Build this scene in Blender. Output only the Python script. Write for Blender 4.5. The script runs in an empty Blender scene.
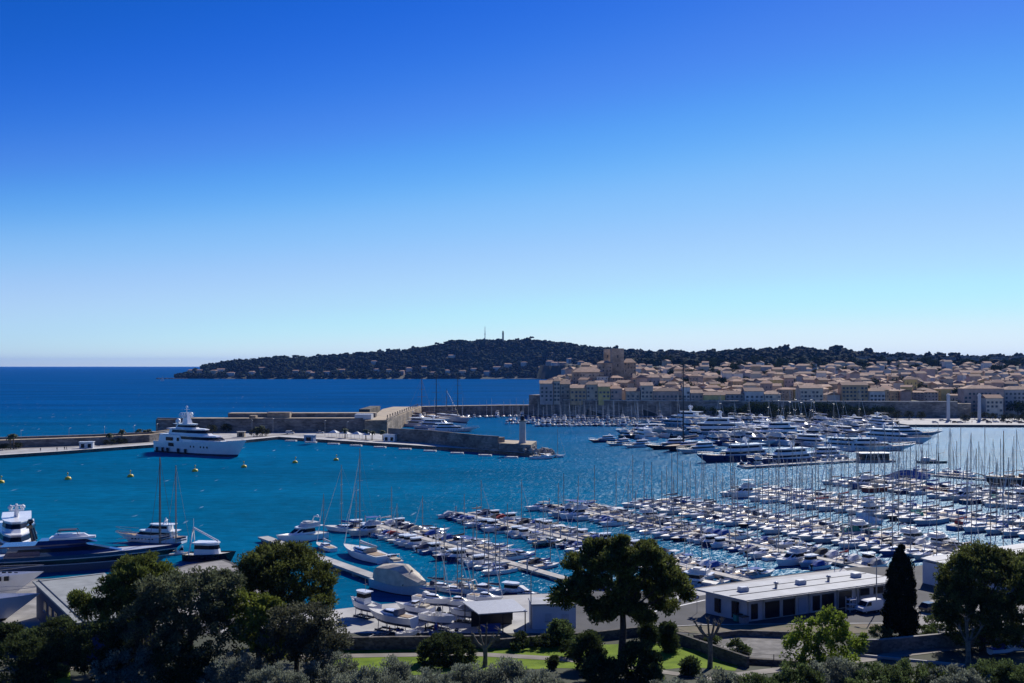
import bpy, math, random
import numpy as np
from mathutils import Vector, Matrix

# ---------------------------------------------------------------- camera, world, sun, exposure
S = bpy.context.scene
COL = S.collection
R = math.radians
H, F = 42.0, 996.0            # camera height above the water (m), focal length in pixels of a 1024 wide frame
SUN_AZ, SUN_EL = 27.0, 36.5   # degrees right of the view direction, degrees above the horizon

cd = bpy.data.cameras.new("camera")
cam = bpy.data.objects.new("camera", cd); COL.objects.link(cam)
cam.location = (0, 0, H); cam.rotation_euler = (R(90), 0, 0)
cd.sensor_width = 36.0; cd.lens = 36.0 * F / 1024.0
cd.shift_y = 23.5 / 1024.0
cd.clip_start = 0.5; cd.clip_end = 200000.0
S.camera = cam

wd = bpy.data.worlds.new("World"); S.world = wd; wd.use_nodes = True
wn = wd.node_tree; bg = wn.nodes["Background"]
sky = wn.nodes.new("ShaderNodeTexSky"); sky.sky_type = 'NISHITA'; sky.sun_disc = False
sky.sun_elevation = R(SUN_EL); sky.sun_rotation = R(SUN_AZ)
sky.altitude = 2000.0; sky.air_density = 1.0; sky.dust_density = 0.2; sky.ozone_density = 4.0
# the deep, polarised blue of the photograph: the sky's colour graded per channel
sep = wn.nodes.new("ShaderNodeSeparateColor"); cmb = wn.nodes.new("ShaderNodeCombineColor"); wn.links.new(sky.outputs[0], sep.inputs[0])
GRADE = [[(0, 0), (1.48, .008), (1.83, .026), (2.15, .06), (2.4, .085), (3.24, .235), (4.4, .375), (6.2, .47), (8.8, .70), (12, .80)],
         [(0, 0), (2.68, .10), (3.69, .21), (4.5, .36), (5.24, .475), (6.6, .59), (7.7, .69), (8.8, .80), (10.4, .85), (12, .88)],
         [(0, 0), (5.1, .52), (5.9, .65), (6.9, .77), (7.4, .82), (8.0, .86), (9.1, .90), (12, .94)]]
for i, pts in enumerate(GRADE):
    ml = wn.nodes.new("ShaderNodeMath"); ml.operation = 'MULTIPLY'; ml.inputs[1].default_value = 1 / 12.0
    fc = wn.nodes.new("ShaderNodeFloatCurve"); cv = fc.mapping.curves[0]; fc.mapping.use_clip = False
    for j, (x, y) in enumerate(pts):
        if j == 0: cv.points[0].location = (0, 0)
        elif j == len(pts) - 1: cv.points[-1].location = (x / 12, y)
        else: cv.points.new(x / 12, y)
    fc.mapping.update()
    m2 = wn.nodes.new("ShaderNodeMath"); m2.operation = 'MULTIPLY'; m2.inputs[1].default_value = 10.0
    wn.links.new(sep.outputs[i], ml.inputs[0]); wn.links.new(ml.outputs[0], fc.inputs[1]); wn.links.new(fc.outputs[0], m2.inputs[0]); wn.links.new(m2.outputs[0], cmb.inputs[i])
wn.links.new(cmb.outputs[0], bg.inputs[0])
bg.inputs[1].default_value = 0.1

sv = Vector((math.sin(R(SUN_AZ)) * math.cos(R(SUN_EL)), math.cos(R(SUN_AZ)) * math.cos(R(SUN_EL)), math.sin(R(SUN_EL))))
sl = bpy.data.lights.new("sun", 'SUN'); sl.energy = 4.8; sl.angle = R(0.5); sl.color = (1.0, 0.955, 0.89)
sun = bpy.data.objects.new("sun", sl); COL.objects.link(sun)
sun.rotation_euler = (-sv).to_track_quat('-Z', 'Y').to_euler()
sun.location = sv * 500

vs = S.view_settings
S.display_settings.display_device = 'sRGB'
vs.view_transform = 'Standard'; vs.look = 'None'; vs.gamma = 1.0; vs.use_curve_mapping = False
vs.exposure = 0.12
S.render.engine = 'CYCLES'
S.cycles.max_bounces = 5; S.cycles.diffuse_bounces = 2; S.cycles.glossy_bounces = 3; S.cycles.transmission_bounces = 3
S.cycles.transparent_max_bounces = 4; S.cycles.volume_bounces = 0
S.cycles.caustics_reflective = False; S.cycles.caustics_refractive = False
S.cycles.use_denoising = True; S.cycles.sample_clamp_indirect = 4.0

rng = random.Random(7)
nrg = np.random.default_rng(7)

# ---------------------------------------------------------------- helpers
def W(px, py, z=0.0):
    """the point at height z that the photograph shows at pixel (px, py)"""
    Y = (H - z) * F / (py - 365.0)
    return Vector(((px - 512.0) / F * Y, Y, z))

def XD(px, Y): return (px - 512.0) / F * Y
def PX(v): return 512.0 + v[0] / v[1] * F
def PY(v): return 365.0 + (H - v[2]) / v[1] * F
def ZY(py, Y): return H - (py - 365.0) / F * Y

ONES = ["", "first", "second", "third", "fourth", "fifth", "sixth", "seventh", "eighth", "ninth", "tenth", "eleventh", "twelfth",
        "thirteenth", "fourteenth", "fifteenth", "sixteenth", "seventeenth", "eighteenth", "nineteenth"]
TENS = ["", "", "twent", "thirt", "fort", "fift", "sixt", "sevent", "eight", "ninet"]
def nth(n):
    if n < 20: return ONES[n]
    a, b = divmod(n, 10)
    return TENS[a] + ("ieth" if b == 0 else "y-" + ONES[b])

def tag(o, label=None, cat=None, group=None, kind='thing'):
    if label: o["label"] = label
    if cat: o["category"] = cat
    if group: o["group"] = group
    if kind: o["kind"] = kind
    return o

def empty(name, loc, rz=0.0, label=None, cat=None, group=None, s=1.0):
    o = bpy.data.objects.new(name, None); COL.objects.link(o)
    o.empty_display_size = 0.5
    o.location = loc; o.rotation_euler = (0, 0, rz)
    o.scale = (s, s, s) if not hasattr(s, '__len__') else s
    return tag(o, label, cat, group)

def obj(name, mesh, parent=None, mats=None):
    o = bpy.data.objects.new(name, mesh); COL.objects.link(o)
    if parent is not None: o.parent = parent
    if mats:
        for i, m in mats.items():
            if i < len(o.material_slots):
                o.material_slots[i].link = 'OBJECT'; o.material_slots[i].material = m
    return o

class MB:
    """collects shapes and turns them into ONE mesh"""
    def __init__(s): s.v, s.f, s.m, s.sm = [], [], [], []
    def add(s, vs, fs, mi=0, smooth=False):
        b = len(s.v); s.v += [tuple(p) for p in vs]
        for f in fs:
            s.f.append([b + i for i in f]); s.m.append(mi); s.sm.append(smooth)
    def box(s, c, d, rz=0.0, mi=0, top=1.0):
        x, y, z = d[0] / 2, d[1] / 2, d[2] / 2
        ca, sa = math.cos(rz), math.sin(rz); vs = []
        for k, (a, b, e) in enumerate([(-1, -1, -1), (1, -1, -1), (1, 1, -1), (-1, 1, -1), (-1, -1, 1), (1, -1, 1), (1, 1, 1), (-1, 1, 1)]):
            t = top if e > 0 else 1.0
            px, py = a * x * t, b * y * t
            vs.append((c[0] + px * ca - py * sa, c[1] + px * sa + py * ca, c[2] + e * z))
        s.add(vs, [(3, 2, 1, 0), (4, 5, 6, 7), (0, 1, 5, 4), (1, 2, 6, 5), (2, 3, 7, 6), (3, 0, 4, 7)], mi)
    def prism(s, poly, z0, z1, mi=0, poly2=None, mtop=None, bottom=True):
        n = len(poly); p2 = poly2 or poly
        vs = [(p[0], p[1], z0) for p in poly] + [(p[0], p[1], z1) for p in p2]
        area = sum(poly[i][0] * poly[(i + 1) % n][1] - poly[(i + 1) % n][0] * poly[i][1] for i in range(n))
        fs = [(i, (i + 1) % n, n + (i + 1) % n, n + i) for i in range(n)]
        capt, capb = [tuple(range(n, 2 * n))], [tuple(range(n - 1, -1, -1))]
        if area < 0:
            fs = [f[::-1] for f in fs]; capt = [capt[0][::-1]]; capb = [capb[0][::-1]]
        s.add(vs, fs + (capb if bottom else []), mi)
        s.add([vs[i] for i in range(n, 2 * n)], [tuple(i - n for i in capt[0])], mi if mtop is None else mtop)
    def tube(s, pts, rad, n=6, mi=0, smooth=True, cap=True):
        pts = [Vector(p) for p in pts]
        if not hasattr(rad, '__len__'): rad = [rad] * len(pts)
        rings = []
        for i, p in enumerate(pts):
            d = (pts[min(i + 1, len(pts) - 1)] - pts[max(i - 1, 0)]).normalized()
            a = Vector((1, 0, 0)) if abs(d.x) < .8 else Vector((0, 1, 0))
            u = d.cross(a).normalized(); w = d.cross(u)
            rings.append([p + (u * math.cos(2 * math.pi * k / n) + w * math.sin(2 * math.pi * k / n)) * rad[i] for k in range(n)])
        vs = [q for r in rings for q in r]; fs = []
        for i in range(len(pts) - 1):
            for k in range(n):
                a, b = i * n + k, i * n + (k + 1) % n
                fs.append((a, b, b + n, a + n))
        s.add(vs, fs, mi, smooth)
        if cap:
            s.add(rings[0], [tuple(range(n))], mi); s.add(rings[-1], [tuple(range(n - 1, -1, -1))], mi)
    def rev(s, prof, n=10, c=(0, 0, 0), mi=0, smooth=True):
        vs, fs = [], []
        for r, z in prof:
            for k in range(n):
                a = 2 * math.pi * k / n
                vs.append((c[0] + r * math.cos(a), c[1] + r * math.sin(a), c[2] + z))
        for i in range(len(prof) - 1):
            for k in range(n):
                a, b = i * n + k, i * n + (k + 1) % n
                fs.append((a, b, b + n, a + n))
        s.add(vs, fs, mi, smooth)
        s.add(vs[-n:], [tuple(range(n))], mi); s.add(vs[:n], [tuple(range(n - 1, -1, -1))], mi)
    def loft(s, rings, mi=0, closed=True, smooth=False, cap=True, mis=None):
        n = len(rings[0]); vs = [q for r in rings for q in r]
        for i in range(len(rings) - 1):
            for k in range(n if closed else n - 1):
                a, b = i * n + k, i * n + (k + 1) % n
                s.add([vs[a], vs[b], vs[b + n], vs[a + n]], [(0, 1, 2, 3)], mi if mis is None else mis[k], smooth)
        if cap:
            s.add(rings[0], [tuple(range(n - 1, -1, -1))], mi); s.add(rings[-1], [tuple(range(n))], mi)
    def mesh(s, name, mats, merge=False):
        me = bpy.data.meshes.new(name)
        me.from_pydata(s.v, [], s.f)
        for m in mats: me.materials.append(m)
        me.polygons.foreach_set("material_index", s.m)
        me.polygons.foreach_set("use_smooth", s.sm)
        if merge:
            import bmesh
            bm = bmesh.new(); bm.from_mesh(me); bmesh.ops.remove_doubles(bm, verts=bm.verts, dist=0.001)
            bmesh.ops.recalc_face_normals(bm, faces=bm.faces); bm.to_mesh(me); bm.free()
        me.update(); return me
    def build(s, name, mats, parent=None, merge=False):
        return obj(name, s.mesh(name, mats if isinstance(mats, (list, tuple)) else [mats], merge), parent)

def np_mesh(name, verts, faces, mats, smooth=False):
    """quads or triangles from numpy arrays"""
    me = bpy.data.meshes.new(name)
    nv, nf, k = len(verts), len(faces), faces.shape[1]
    me.vertices.add(nv); me.vertices.foreach_set("co", verts.astype(np.float32).ravel())
    me.loops.add(nf * k); me.loops.foreach_set("vertex_index", faces.astype(np.int32).ravel())
    me.polygons.add(nf); me.polygons.foreach_set("loop_start", np.arange(nf, dtype=np.int32) * k)
    me.polygons.foreach_set("use_smooth", np.full(nf, smooth))
    for m in mats: me.materials.append(m)
    me.update(calc_edges=True); me.validate(); return me

# ---------------------------------------------------------------- materials
MATS = {}
def mat(name, col, rough=0.6, metal=0.0, var=0.12, scale=3.0, bump=0.0, bscale=None, col2=None, spec=0.5, detail=4.0, coat=0.0, island=0.0, transl=0.0, objrand=0.0, wall=False):
    if name in MATS: return MATS[name]
    m = bpy.data.materials.new(name); m.use_nodes = True
    t = m.node_tree; p = t.nodes["Principled BSDF"]; L = t.links
    p.inputs["Roughness"].default_value = rough; p.inputs["Metallic"].default_value = metal
    p.inputs["Specular IOR Level"].default_value = spec
    if coat: p.inputs["Coat Weight"].default_value = coat
    tc = t.nodes.new("ShaderNodeTexCoord")
    nz = t.nodes.new("ShaderNodeTexNoise"); nz.inputs["Scale"].default_value = scale; nz.inputs["Detail"].default_value = detail
    L.new(tc.outputs["Object"], nz.inputs["Vector"])
    rp = t.nodes.new("ShaderNodeValToRGB")
    c2 = col2 or tuple(c * (1 - 2.2 * var) for c in col); c1 = col if col2 else tuple(min(1, c * (1 + var)) for c in col)
    rp.color_ramp.elements[0].position = 0.3; rp.color_ramp.elements[1].position = 0.7
    rp.color_ramp.elements[0].color = (*c2, 1); rp.color_ramp.elements[1].color = (*c1, 1)
    L.new(nz.outputs["Fac"], rp.inputs[0])
    out = rp.outputs[0]
    if island or objrand:
        if island:
            g = t.nodes.new("ShaderNodeNewGeometry"); src = g.outputs["Random Per Island"]; amt = island
        else:
            g = t.nodes.new("ShaderNodeObjectInfo"); src = g.outputs["Random"]; amt = objrand
        mr = t.nodes.new("ShaderNodeMapRange"); mr.inputs[3].default_value = 1 - amt; mr.inputs[4].default_value = 1 + amt
        L.new(src, mr.inputs[0])
        hs = t.nodes.new("ShaderNodeHueSaturation"); L.new(out, hs.inputs["Color"]); L.new(mr.outputs[0], hs.inputs["Value"])
        out = hs.outputs[0]
    L.new(out, p.inputs["Base Color"])
    if bump:
        n2 = t.nodes.new("ShaderNodeTexNoise"); n2.inputs["Scale"].default_value = bscale or scale * 4; n2.inputs["Detail"].default_value = 3
        L.new(tc.outputs["Object"], n2.inputs["Vector"])
        b = t.nodes.new("ShaderNodeBump"); b.inputs["Strength"].default_value = bump; b.inputs["Distance"].default_value = 0.05
        L.new(n2.outputs["Fac"], b.inputs["Height"]); L.new(b.outputs[0], p.inputs["Normal"])
    if transl:
        tr = t.nodes.new("ShaderNodeBsdfTranslucent"); mx = t.nodes.new("ShaderNodeMixShader"); mx.inputs[0].default_value = transl
        L.new(out, tr.inputs[0]); L.new(p.outputs[0], mx.inputs[1]); L.new(tr.outputs[0], mx.inputs[2])
        L.new(mx.outputs[0], t.nodes["Material Output"].inputs["Surface"])
    MATS[name] = m; return m

def stone_mat(name, col, mortar, sx=1.2, sz=0.5, var=0.3, bump=0.4):
    """masonry: courses of blocks with uneven colour, in object space, plus large weather stains"""
    if name in MATS: return MATS[name]
    m = bpy.data.materials.new(name); m.use_nodes = True
    t = m.node_tree; p = t.nodes["Principled BSDF"]; L = t.links
    p.inputs["Roughness"].default_value = 0.9; p.inputs["Specular IOR Level"].default_value = 0.2
    tc = t.nodes.new("ShaderNodeTexCoord"); mp = t.nodes.new("ShaderNodeMapping"); mp.inputs["Scale"].default_value = (1 / sx, 1 / sx, 1 / sz)
    L.new(tc.outputs["Object"], mp.inputs[0])
    vo = t.nodes.new("ShaderNodeTexVoronoi"); vo.inputs["Scale"].default_value = 1.0; L.new(mp.outputs[0], vo.inputs["Vector"])
    r1 = t.nodes.new("ShaderNodeValToRGB"); r1.color_ramp.elements[0].color = (*[c * (1 - var) for c in col], 1); r1.color_ramp.elements[1].color = (*[min(1, c * (1 + var)) for c in col], 1)
    sp = t.nodes.new("ShaderNodeSeparateColor"); L.new(vo.outputs["Color"], sp.inputs[0]); L.new(sp.outputs[0], r1.inputs[0])
    nz = t.nodes.new("ShaderNodeTexNoise"); nz.inputs["Scale"].default_value = 0.12; nz.inputs["Detail"].default_value = 6; L.new(tc.outputs["Object"], nz.inputs["Vector"])
    r2 = t.nodes.new("ShaderNodeValToRGB"); r2.color_ramp.elements[0].position = .35; r2.color_ramp.elements[1].position = .65
    r2.color_ramp.elements[0].color = (.5, .48, .46, 1); r2.color_ramp.elements[1].color = (1.12, 1.08, 1.04, 1)
    L.new(nz.outputs["Fac"], r2.inputs[0])
    mx = t.nodes.new("ShaderNodeMixRGB"); mx.blend_type = 'MULTIPLY'; mx.inputs[0].default_value = 1
    L.new(r1.outputs[0], mx.inputs[1]); L.new(r2.outputs[0], mx.inputs[2])
    L.new(mx.outputs[0], p.inputs["Base Color"])
    b = t.nodes.new("ShaderNodeBump"); b.inputs["Strength"].default_value = bump; b.inputs["Distance"].default_value = 0.1
    L.new(vo.outputs["Distance"], b.inputs["Height"]); L.new(b.outputs[0], p.inputs["Normal"])
    MATS[name] = m; return m

WHITE = mat("white_gelcoat", (.84, .84, .83), .3, var=.03, scale=.6, coat=.3)
WHITE2 = mat("cream_gelcoat", (.70, .67, .60), .4, var=.05, scale=.8)
GREYP = mat("pale_grey_paint", (.52, .54, .57), .4, var=.05)
NAVY = mat("navy_paint", (.014, .030, .115), .18, var=.1, coat=.5)
BLUEH = mat("blue_hull_paint", (.03, .12, .33), .25, var=.08, coat=.3)
TEALH = mat("teal_grey_hull_paint", (.17, .33, .42), .3, var=.06)
BLACKH = mat("black_hull_paint", (.012, .013, .017), .2, var=.1, coat=.4)
REDH = mat("red_hull_paint", (.33, .03, .02), .35, var=.1)
GREENC = mat("green_canvas", (.02, .28, .22), .8)
BROWNH = mat("varnished_wood", (.20, .085, .035), .35, var=.2, scale=4)
TEAK = mat("teak_deck", (.38, .27, .17), .7, var=.15, scale=5)
DECK = mat("boat_deck", (.62, .61, .57), .7, var=.08, scale=2)
GLASSD = mat("dark_window_glass", (.007, .011, .020), .2, var=0, spec=.14)
ANTIF = mat("blue_antifouling", (.015, .04, .12), .7)
ANTIR = mat("dark_antifouling", (.03, .018, .02), .7)
BLUEC = mat("blue_canvas", (.006, .065, .30), .85, var=.1)
NAVYC = mat("navy_canvas", (.008, .022, .075), .85, var=.1)
GREYC = mat("grey_canvas", (.22, .23, .25), .85)
BEIGEC = mat("beige_canvas", (.52, .45, .33), .85, var=.08)
WHITEC = mat("white_canvas", (.72, .72, .70), .8)
BLACKC = mat("black_canvas", (.015, .015, .018), .8)
REDC = mat("red_canvas", (.35, .03, .025), .85)
ALU = mat("mast_aluminium", (.30, .30, .30), .35, metal=.3, var=.03)
DARKM = mat("dark_metal", (.03, .03, .034), .4, metal=.4)
STEEL = mat("galvanised_steel", (.38, .39, .41), .45, metal=.6)
RUBBER = mat("black_rubber", (.015, .015, .016), .75)
ORANGE = mat("orange_plastic", (.75, .09, .02), .5, var=.05)
YELLOW = mat("yellow_buoy_paint", (.72, .50, .02), .45, var=.12)
COLH = {"white": WHITE, "cream": WHITE2, "pale grey": GREYP, "navy": NAVY, "blue": BLUEH, "teal": TEALH, "black": BLACKH, "red": REDH, "brown": BROWNH}
COLC = {"blue": BLUEC, "navy": NAVYC, "grey": GREYC, "beige": BEIGEC, "white": WHITEC, "black": BLACKC, "red": REDC, "green": GREENC}

CONC = mat("pale_concrete", (.44, .43, .405), .85, var=.16, scale=.25, bump=.2, bscale=4, detail=8)
CONCD = mat("weathered_concrete", (.30, .285, .26), .9, var=.2, scale=.3, bump=.3, bscale=3, detail=8)
ASPH = mat("asphalt", (.055, .055, .058), .9, var=.22, scale=.2, bump=.2, bscale=8, detail=8)
PATHM = mat("path_paving", (.24, .215, .18), .9, var=.16, scale=.4, bump=.2, bscale=5, detail=8)
GRAVEL = mat("grey_gravel", (.20, .19, .17), .95, var=.25, scale=.6, bump=.5, bscale=9, detail=10)
SAND = mat("sandy_stone_paving", (.46, .37, .25), .9, var=.16, scale=.15, bump=.3, bscale=2, detail=8)
SOIL = mat("dry_soil", (.055, .055, .035), .95, var=.3, scale=.3, bump=.6, bscale=3, detail=10, col2=(.035, .045, .018))
LAWN = mat("lawn_grass", (.19, .27, .025), .95, var=.3, scale=.35, bump=.9, bscale=12, detail=10, col2=(.085, .14, .014), spec=.1)
STONE = stone_mat("sea_wall_stone", (.215, .205, .195), .1, 2.0, .8)
RAMPS = stone_mat("town_rampart_stone", (.285, .26, .23), .1, 2.2, .9)
STONEL = stone_mat("rampart_stone", (.34, .29, .225), .1, 2.2, .9)
STONED = stone_mat("garden_wall_stone", (.16, .15, .13), .1, .5, .28, .4, .6)
# ---------------------------------------------------------------- water
def water_mat():
    m = bpy.data.materials.new("sea_water"); m.use_nodes = True
    t = m.node_tree; p = t.nodes["Principled BSDF"]; L = t.links
    N = t.nodes.new
    t.nodes.remove(p)
    p = N("ShaderNodeBsdfDiffuse"); gl = N("ShaderNodeBsdfGlossy"); gl.distribution = 'BECKMANN'; gl.inputs["Roughness"].default_value = 0.38; gl.inputs["Color"].default_value = (.8, .92, 1, 1)
    ms = N("ShaderNodeMixShader"); ms.inputs[0].default_value = 0.048
    L.new(p.outputs[0], ms.inputs[1]); L.new(gl.outputs[0], ms.inputs[2]); L.new(ms.outputs[0], t.nodes["Material Output"].inputs["Surface"])
    tc = N("ShaderNodeTexCoord")
    sx = N("ShaderNodeSeparateXYZ"); L.new(tc.outputs["Object"], sx.inputs[0])
    # the harbour is shallow and green, the open sea beyond the breakwater deep and blue
    mr = N("ShaderNodeMapRange"); mr.inputs[1].default_value = 300; mr.inputs[2].default_value = 1000; L.new(sx.outputs[1], mr.inputs[0])
    cr = N("ShaderNodeValToRGB"); e = cr.color_ramp.elements
    e[0].position = 0; e[0].color = (0.0, 0.114, 0.222, 1); e[1].position = 1; e[1].color = (0.0, 0.068, 0.22, 1)
    L.new(mr.outputs[0], cr.inputs[0])
    # wind streaks and gusts, then ripple light and dark painted into the colour
    mp = N("ShaderNodeMapping"); mp.inputs["Scale"].default_value = (0.0035, 0.012, 1); mp.inputs["Rotation"].default_value = (0, 0, R(8)); L.new(tc.outputs["Object"], mp.inputs[0])
    n1 = N("ShaderNodeTexNoise"); n1.inputs["Scale"].default_value = 1; n1.inputs["Detail"].default_value = 7; n1.inputs["Roughness"].default_value = .62; L.new(mp.outputs[0], n1.inputs["Vector"])
    r1 = N("ShaderNodeMapRange"); r1.inputs[1].default_value = .3; r1.inputs[2].default_value = .7; r1.inputs[3].default_value = .72; r1.inputs[4].default_value = 1.25; L.new(n1.outputs["Fac"], r1.inputs[0])
    hs = N("ShaderNodeHueSaturation"); L.new(cr.outputs[0], hs.inputs["Color"]); 
    mp3 = N("ShaderNodeMapping"); mp3.inputs["Scale"].default_value = (.14, .30, 1); L.new(tc.outputs["Object"], mp3.inputs[0])
    n3 = N("ShaderNodeTexNoise"); n3.inputs["Scale"].default_value = 1; n3.inputs["Detail"].default_value = 5; n3.inputs["Roughness"].default_value = .7; L.new(mp3.outputs[0], n3.inputs["Vector"])
    r3 = N("ShaderNodeMapRange"); r3.inputs[1].default_value = .3; r3.inputs[2].default_value = .7; r3.inputs[3].default_value = .70; r3.inputs[4].default_value = 1.3; L.new(n3.outputs["Fac"], r3.inputs[0])
    m3 = N("ShaderNodeMath"); m3.operation = 'MULTIPLY'; L.new(r1.outputs[0], m3.inputs[0]); L.new(r3.outputs[0], m3.inputs[1]); L.new(m3.outputs[0], hs.inputs["Value"])
    # whitecaps out at sea; the fainter harbour specks are painted glints
    mp2 = N("ShaderNodeMapping"); mp2.inputs["Scale"].default_value = (0.45, 0.07, 1); L.new(tc.outputs["Object"], mp2.inputs[0])
    n2 = N("ShaderNodeTexNoise"); n2.inputs["Scale"].default_value = 1; n2.inputs["Detail"].default_value = 3; L.new(mp2.outputs[0], n2.inputs["Vector"])
    r2 = N("ShaderNodeMapRange"); r2.inputs[1].default_value = .70; r2.inputs[2].default_value = .76; L.new(n2.outputs["Fac"], r2.inputs[0])
    mr2 = N("ShaderNodeMapRange"); mr2.inputs[1].default_value = 250; mr2.inputs[2].default_value = 700; mr2.inputs[3].default_value = .25; mr2.inputs[4].default_value = .8; L.new(sx.outputs[1], mr2.inputs[0])
    ml = N("ShaderNodeMath"); ml.operation = 'MULTIPLY'; L.new(r2.outputs[0], ml.inputs[0]); L.new(mr2.outputs[0], ml.inputs[1])
    mx = N("ShaderNodeMixRGB"); L.new(ml.outputs[0], mx.inputs[0]); L.new(hs.outputs[0], mx.inputs[1]); mx.inputs[2].default_value = (.55, .62, .66, 1)
    L.new(mx.outputs[0], p.inputs["Color"])
    # ripples, chop and swell
    def wave(sc, det, st, dist, prev):
        q = N("ShaderNodeMapping"); q.inputs["Scale"].default_value = sc; q.inputs["Rotation"].default_value = (0, 0, R(20)); L.new(tc.outputs["Object"], q.inputs[0])
        n = N("ShaderNodeTexNoise"); n.inputs["Scale"].default_value = 1; n.inputs["Detail"].default_value = det; L.new(q.outputs[0], n.inputs["Vector"])
        b = N("ShaderNodeBump"); b.inputs["Strength"].default_value = st; b.inputs["Distance"].default_value = dist; L.new(n.outputs["Fac"], b.inputs["Height"])
        if prev: L.new(prev.outputs[0], b.inputs["Normal"])
        return b
    b1 = wave((.10, .16, .1), 2, .8, 1.1, None)
    b2 = wave((.55, .9, .5), 3, 1.0, .75, b1)
    L.new(b2.outputs[0], gl.inputs["Normal"])
    b3 = wave((.55, .9, .5), 3, .35, .3, None); L.new(b3.outputs[0], p.inputs["Normal"])
    return m
WATER = water_mat()
me = bpy.data.meshes.new("sea")
me.from_pydata([(-22000, -300, 0), (22000, -300, 0), (22000, 25000, 0), (-22000, 25000, 0)], [], [(0, 1, 2, 3)]); me.materials.append(WATER)
tag(obj("sea", me), kind="structure")

# ---------------------------------------------------------------- the air between here and the cape
hm = bpy.data.materials.new("blue_haze"); hm.use_nodes = True
ht = hm.node_tree; ht.nodes.remove(ht.nodes["Principled BSDF"])
pv = ht.nodes.new("ShaderNodeVolumePrincipled"); pv.inputs["Color"].default_value = (.12, .34, 1.0, 1); pv.inputs["Density"].default_value = 2.3e-5; pv.inputs["Anisotropy"].default_value = 0.2
ht.links.new(pv.outputs[0], ht.nodes["Material Output"].inputs["Volume"])
b = MB(); b.box((0, 12400, 98), (44800, 25600, 206)); tag(b.build("haze", hm), kind="stuff")

# ---------------------------------------------------------------- far land: the cape, the town hill
def interp(x, pts):
    if x <= pts[0][0]: return pts[0][1]
    for (a, b), (c, d) in zip(pts, pts[1:]):
        if x <= c: return b + (d - b) * (x - a) / (c - a)
    return pts[-1][1]
def sst(a, b, x):
    t = min(1, max(0, (x - a) / (b - a))); return t * t * (3 - 2 * t)
SKY = [(160, 380), (178, 377.5), (190, 374), (205, 367.5), (235, 363), (270, 361.5), (320, 360.5), (360, 356), (395, 353.5), (430, 350), (450, 345.5), (480, 343.5), (505, 344), (530, 342.5), (560, 346),
       (590, 350), (620, 354), (650, 356), (700, 357.5), (740, 354.5), (790, 354), (850, 355), (880, 359), (930, 361), (1040, 362), (1200, 363)]
def crestY(px): return interp(px, [(180, 3150), (300, 3350), (585, 3400), (680, 2700), (1200, 2500)])
def shoreY(px): return interp(px, [(180, 3060), (260, 2960), (540, 2990)])
def town_ground(px, Y):
    base = interp(Y, [(770, 9.5), (810, 11), (850, 13), (1000, 20), (1300, 29), (1600, 37), (1800, 42)])
    low = interp(Y, [(680, 2), (800, 3), (860, 9), (1000, 18), (1300, 28), (1600, 37), (1800, 42)])
    k = sst(900, 965, px)
    z = base * (1 - k) + low * k
    z += 14 * math.exp(-((px - 607) / 38) ** 2 - ((Y - 950) / 85) ** 2)
    return z
RAM = [(24, 812), (60, 800), (130, 782), (220, 770), (300, 764), (341, 762), (346, 778), (500, 778)]
def land(px, Y):
    if 0 < XD(px, Y) < 500 and px > 536 and Y < interp(XD(px, Y), RAM) + 3: return -4
    yc = crestY(px); zc = ZY(interp(px, SKY), yc)
    if px < 536 or Y > 2980 and px < 548:
        ys = shoreY(px)
        if Y < ys: return -4
        z = (zc) * sst(0, 1, 0.08 + 0.92 * (Y - ys) / max(1, yc - ys)) if Y < yc else zc - (Y - yc) * .12
        return z if Y > ys + 6 else 0.6
    if px < 540: return -4 if Y < 2980 else land(535, Y)
    t0 = interp(px, [(540, 2975), (562, 2940), (640, 1700)])
    if px < interp(Y, [(870, 539), (960, 550), (1330, 580), (2000, 575), (2900, 562)]) and Y < t0: return -4
    if Y < t0: return town_ground(px, Y)
    za = town_ground(px, t0)
    return za + (zc - za) * sst(0, 1, (Y - t0) / (yc - t0)) if Y < yc else zc - (Y - yc) * .1
HILLM = mat("scrub_hillside", (.045, .055, .03), .95, var=.3, scale=.02, col2=(.075, .065, .05), detail=8)
us = list(range(160, 1221, 4)); Ys = list(np.linspace(768, 1350, 50)) + list(np.linspace(1370, 2900, 40)) + list(np.linspace(2930, 3450, 34)) + [3600, 3900]
V = np.array([(XD(u, Y), Y, land(u, Y)) for Y in Ys for u in us]); nu = len(us)
FC = np.array([(j * nu + i, j * nu + i + 1, (j + 1) * nu + i + 1, (j + 1) * nu + i) for j in range(len(Ys) - 1) for i in range(nu - 1)])
tag(obj("hills", np_mesh("hills", V, FC, [HILLM], True)), kind="structure")

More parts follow.
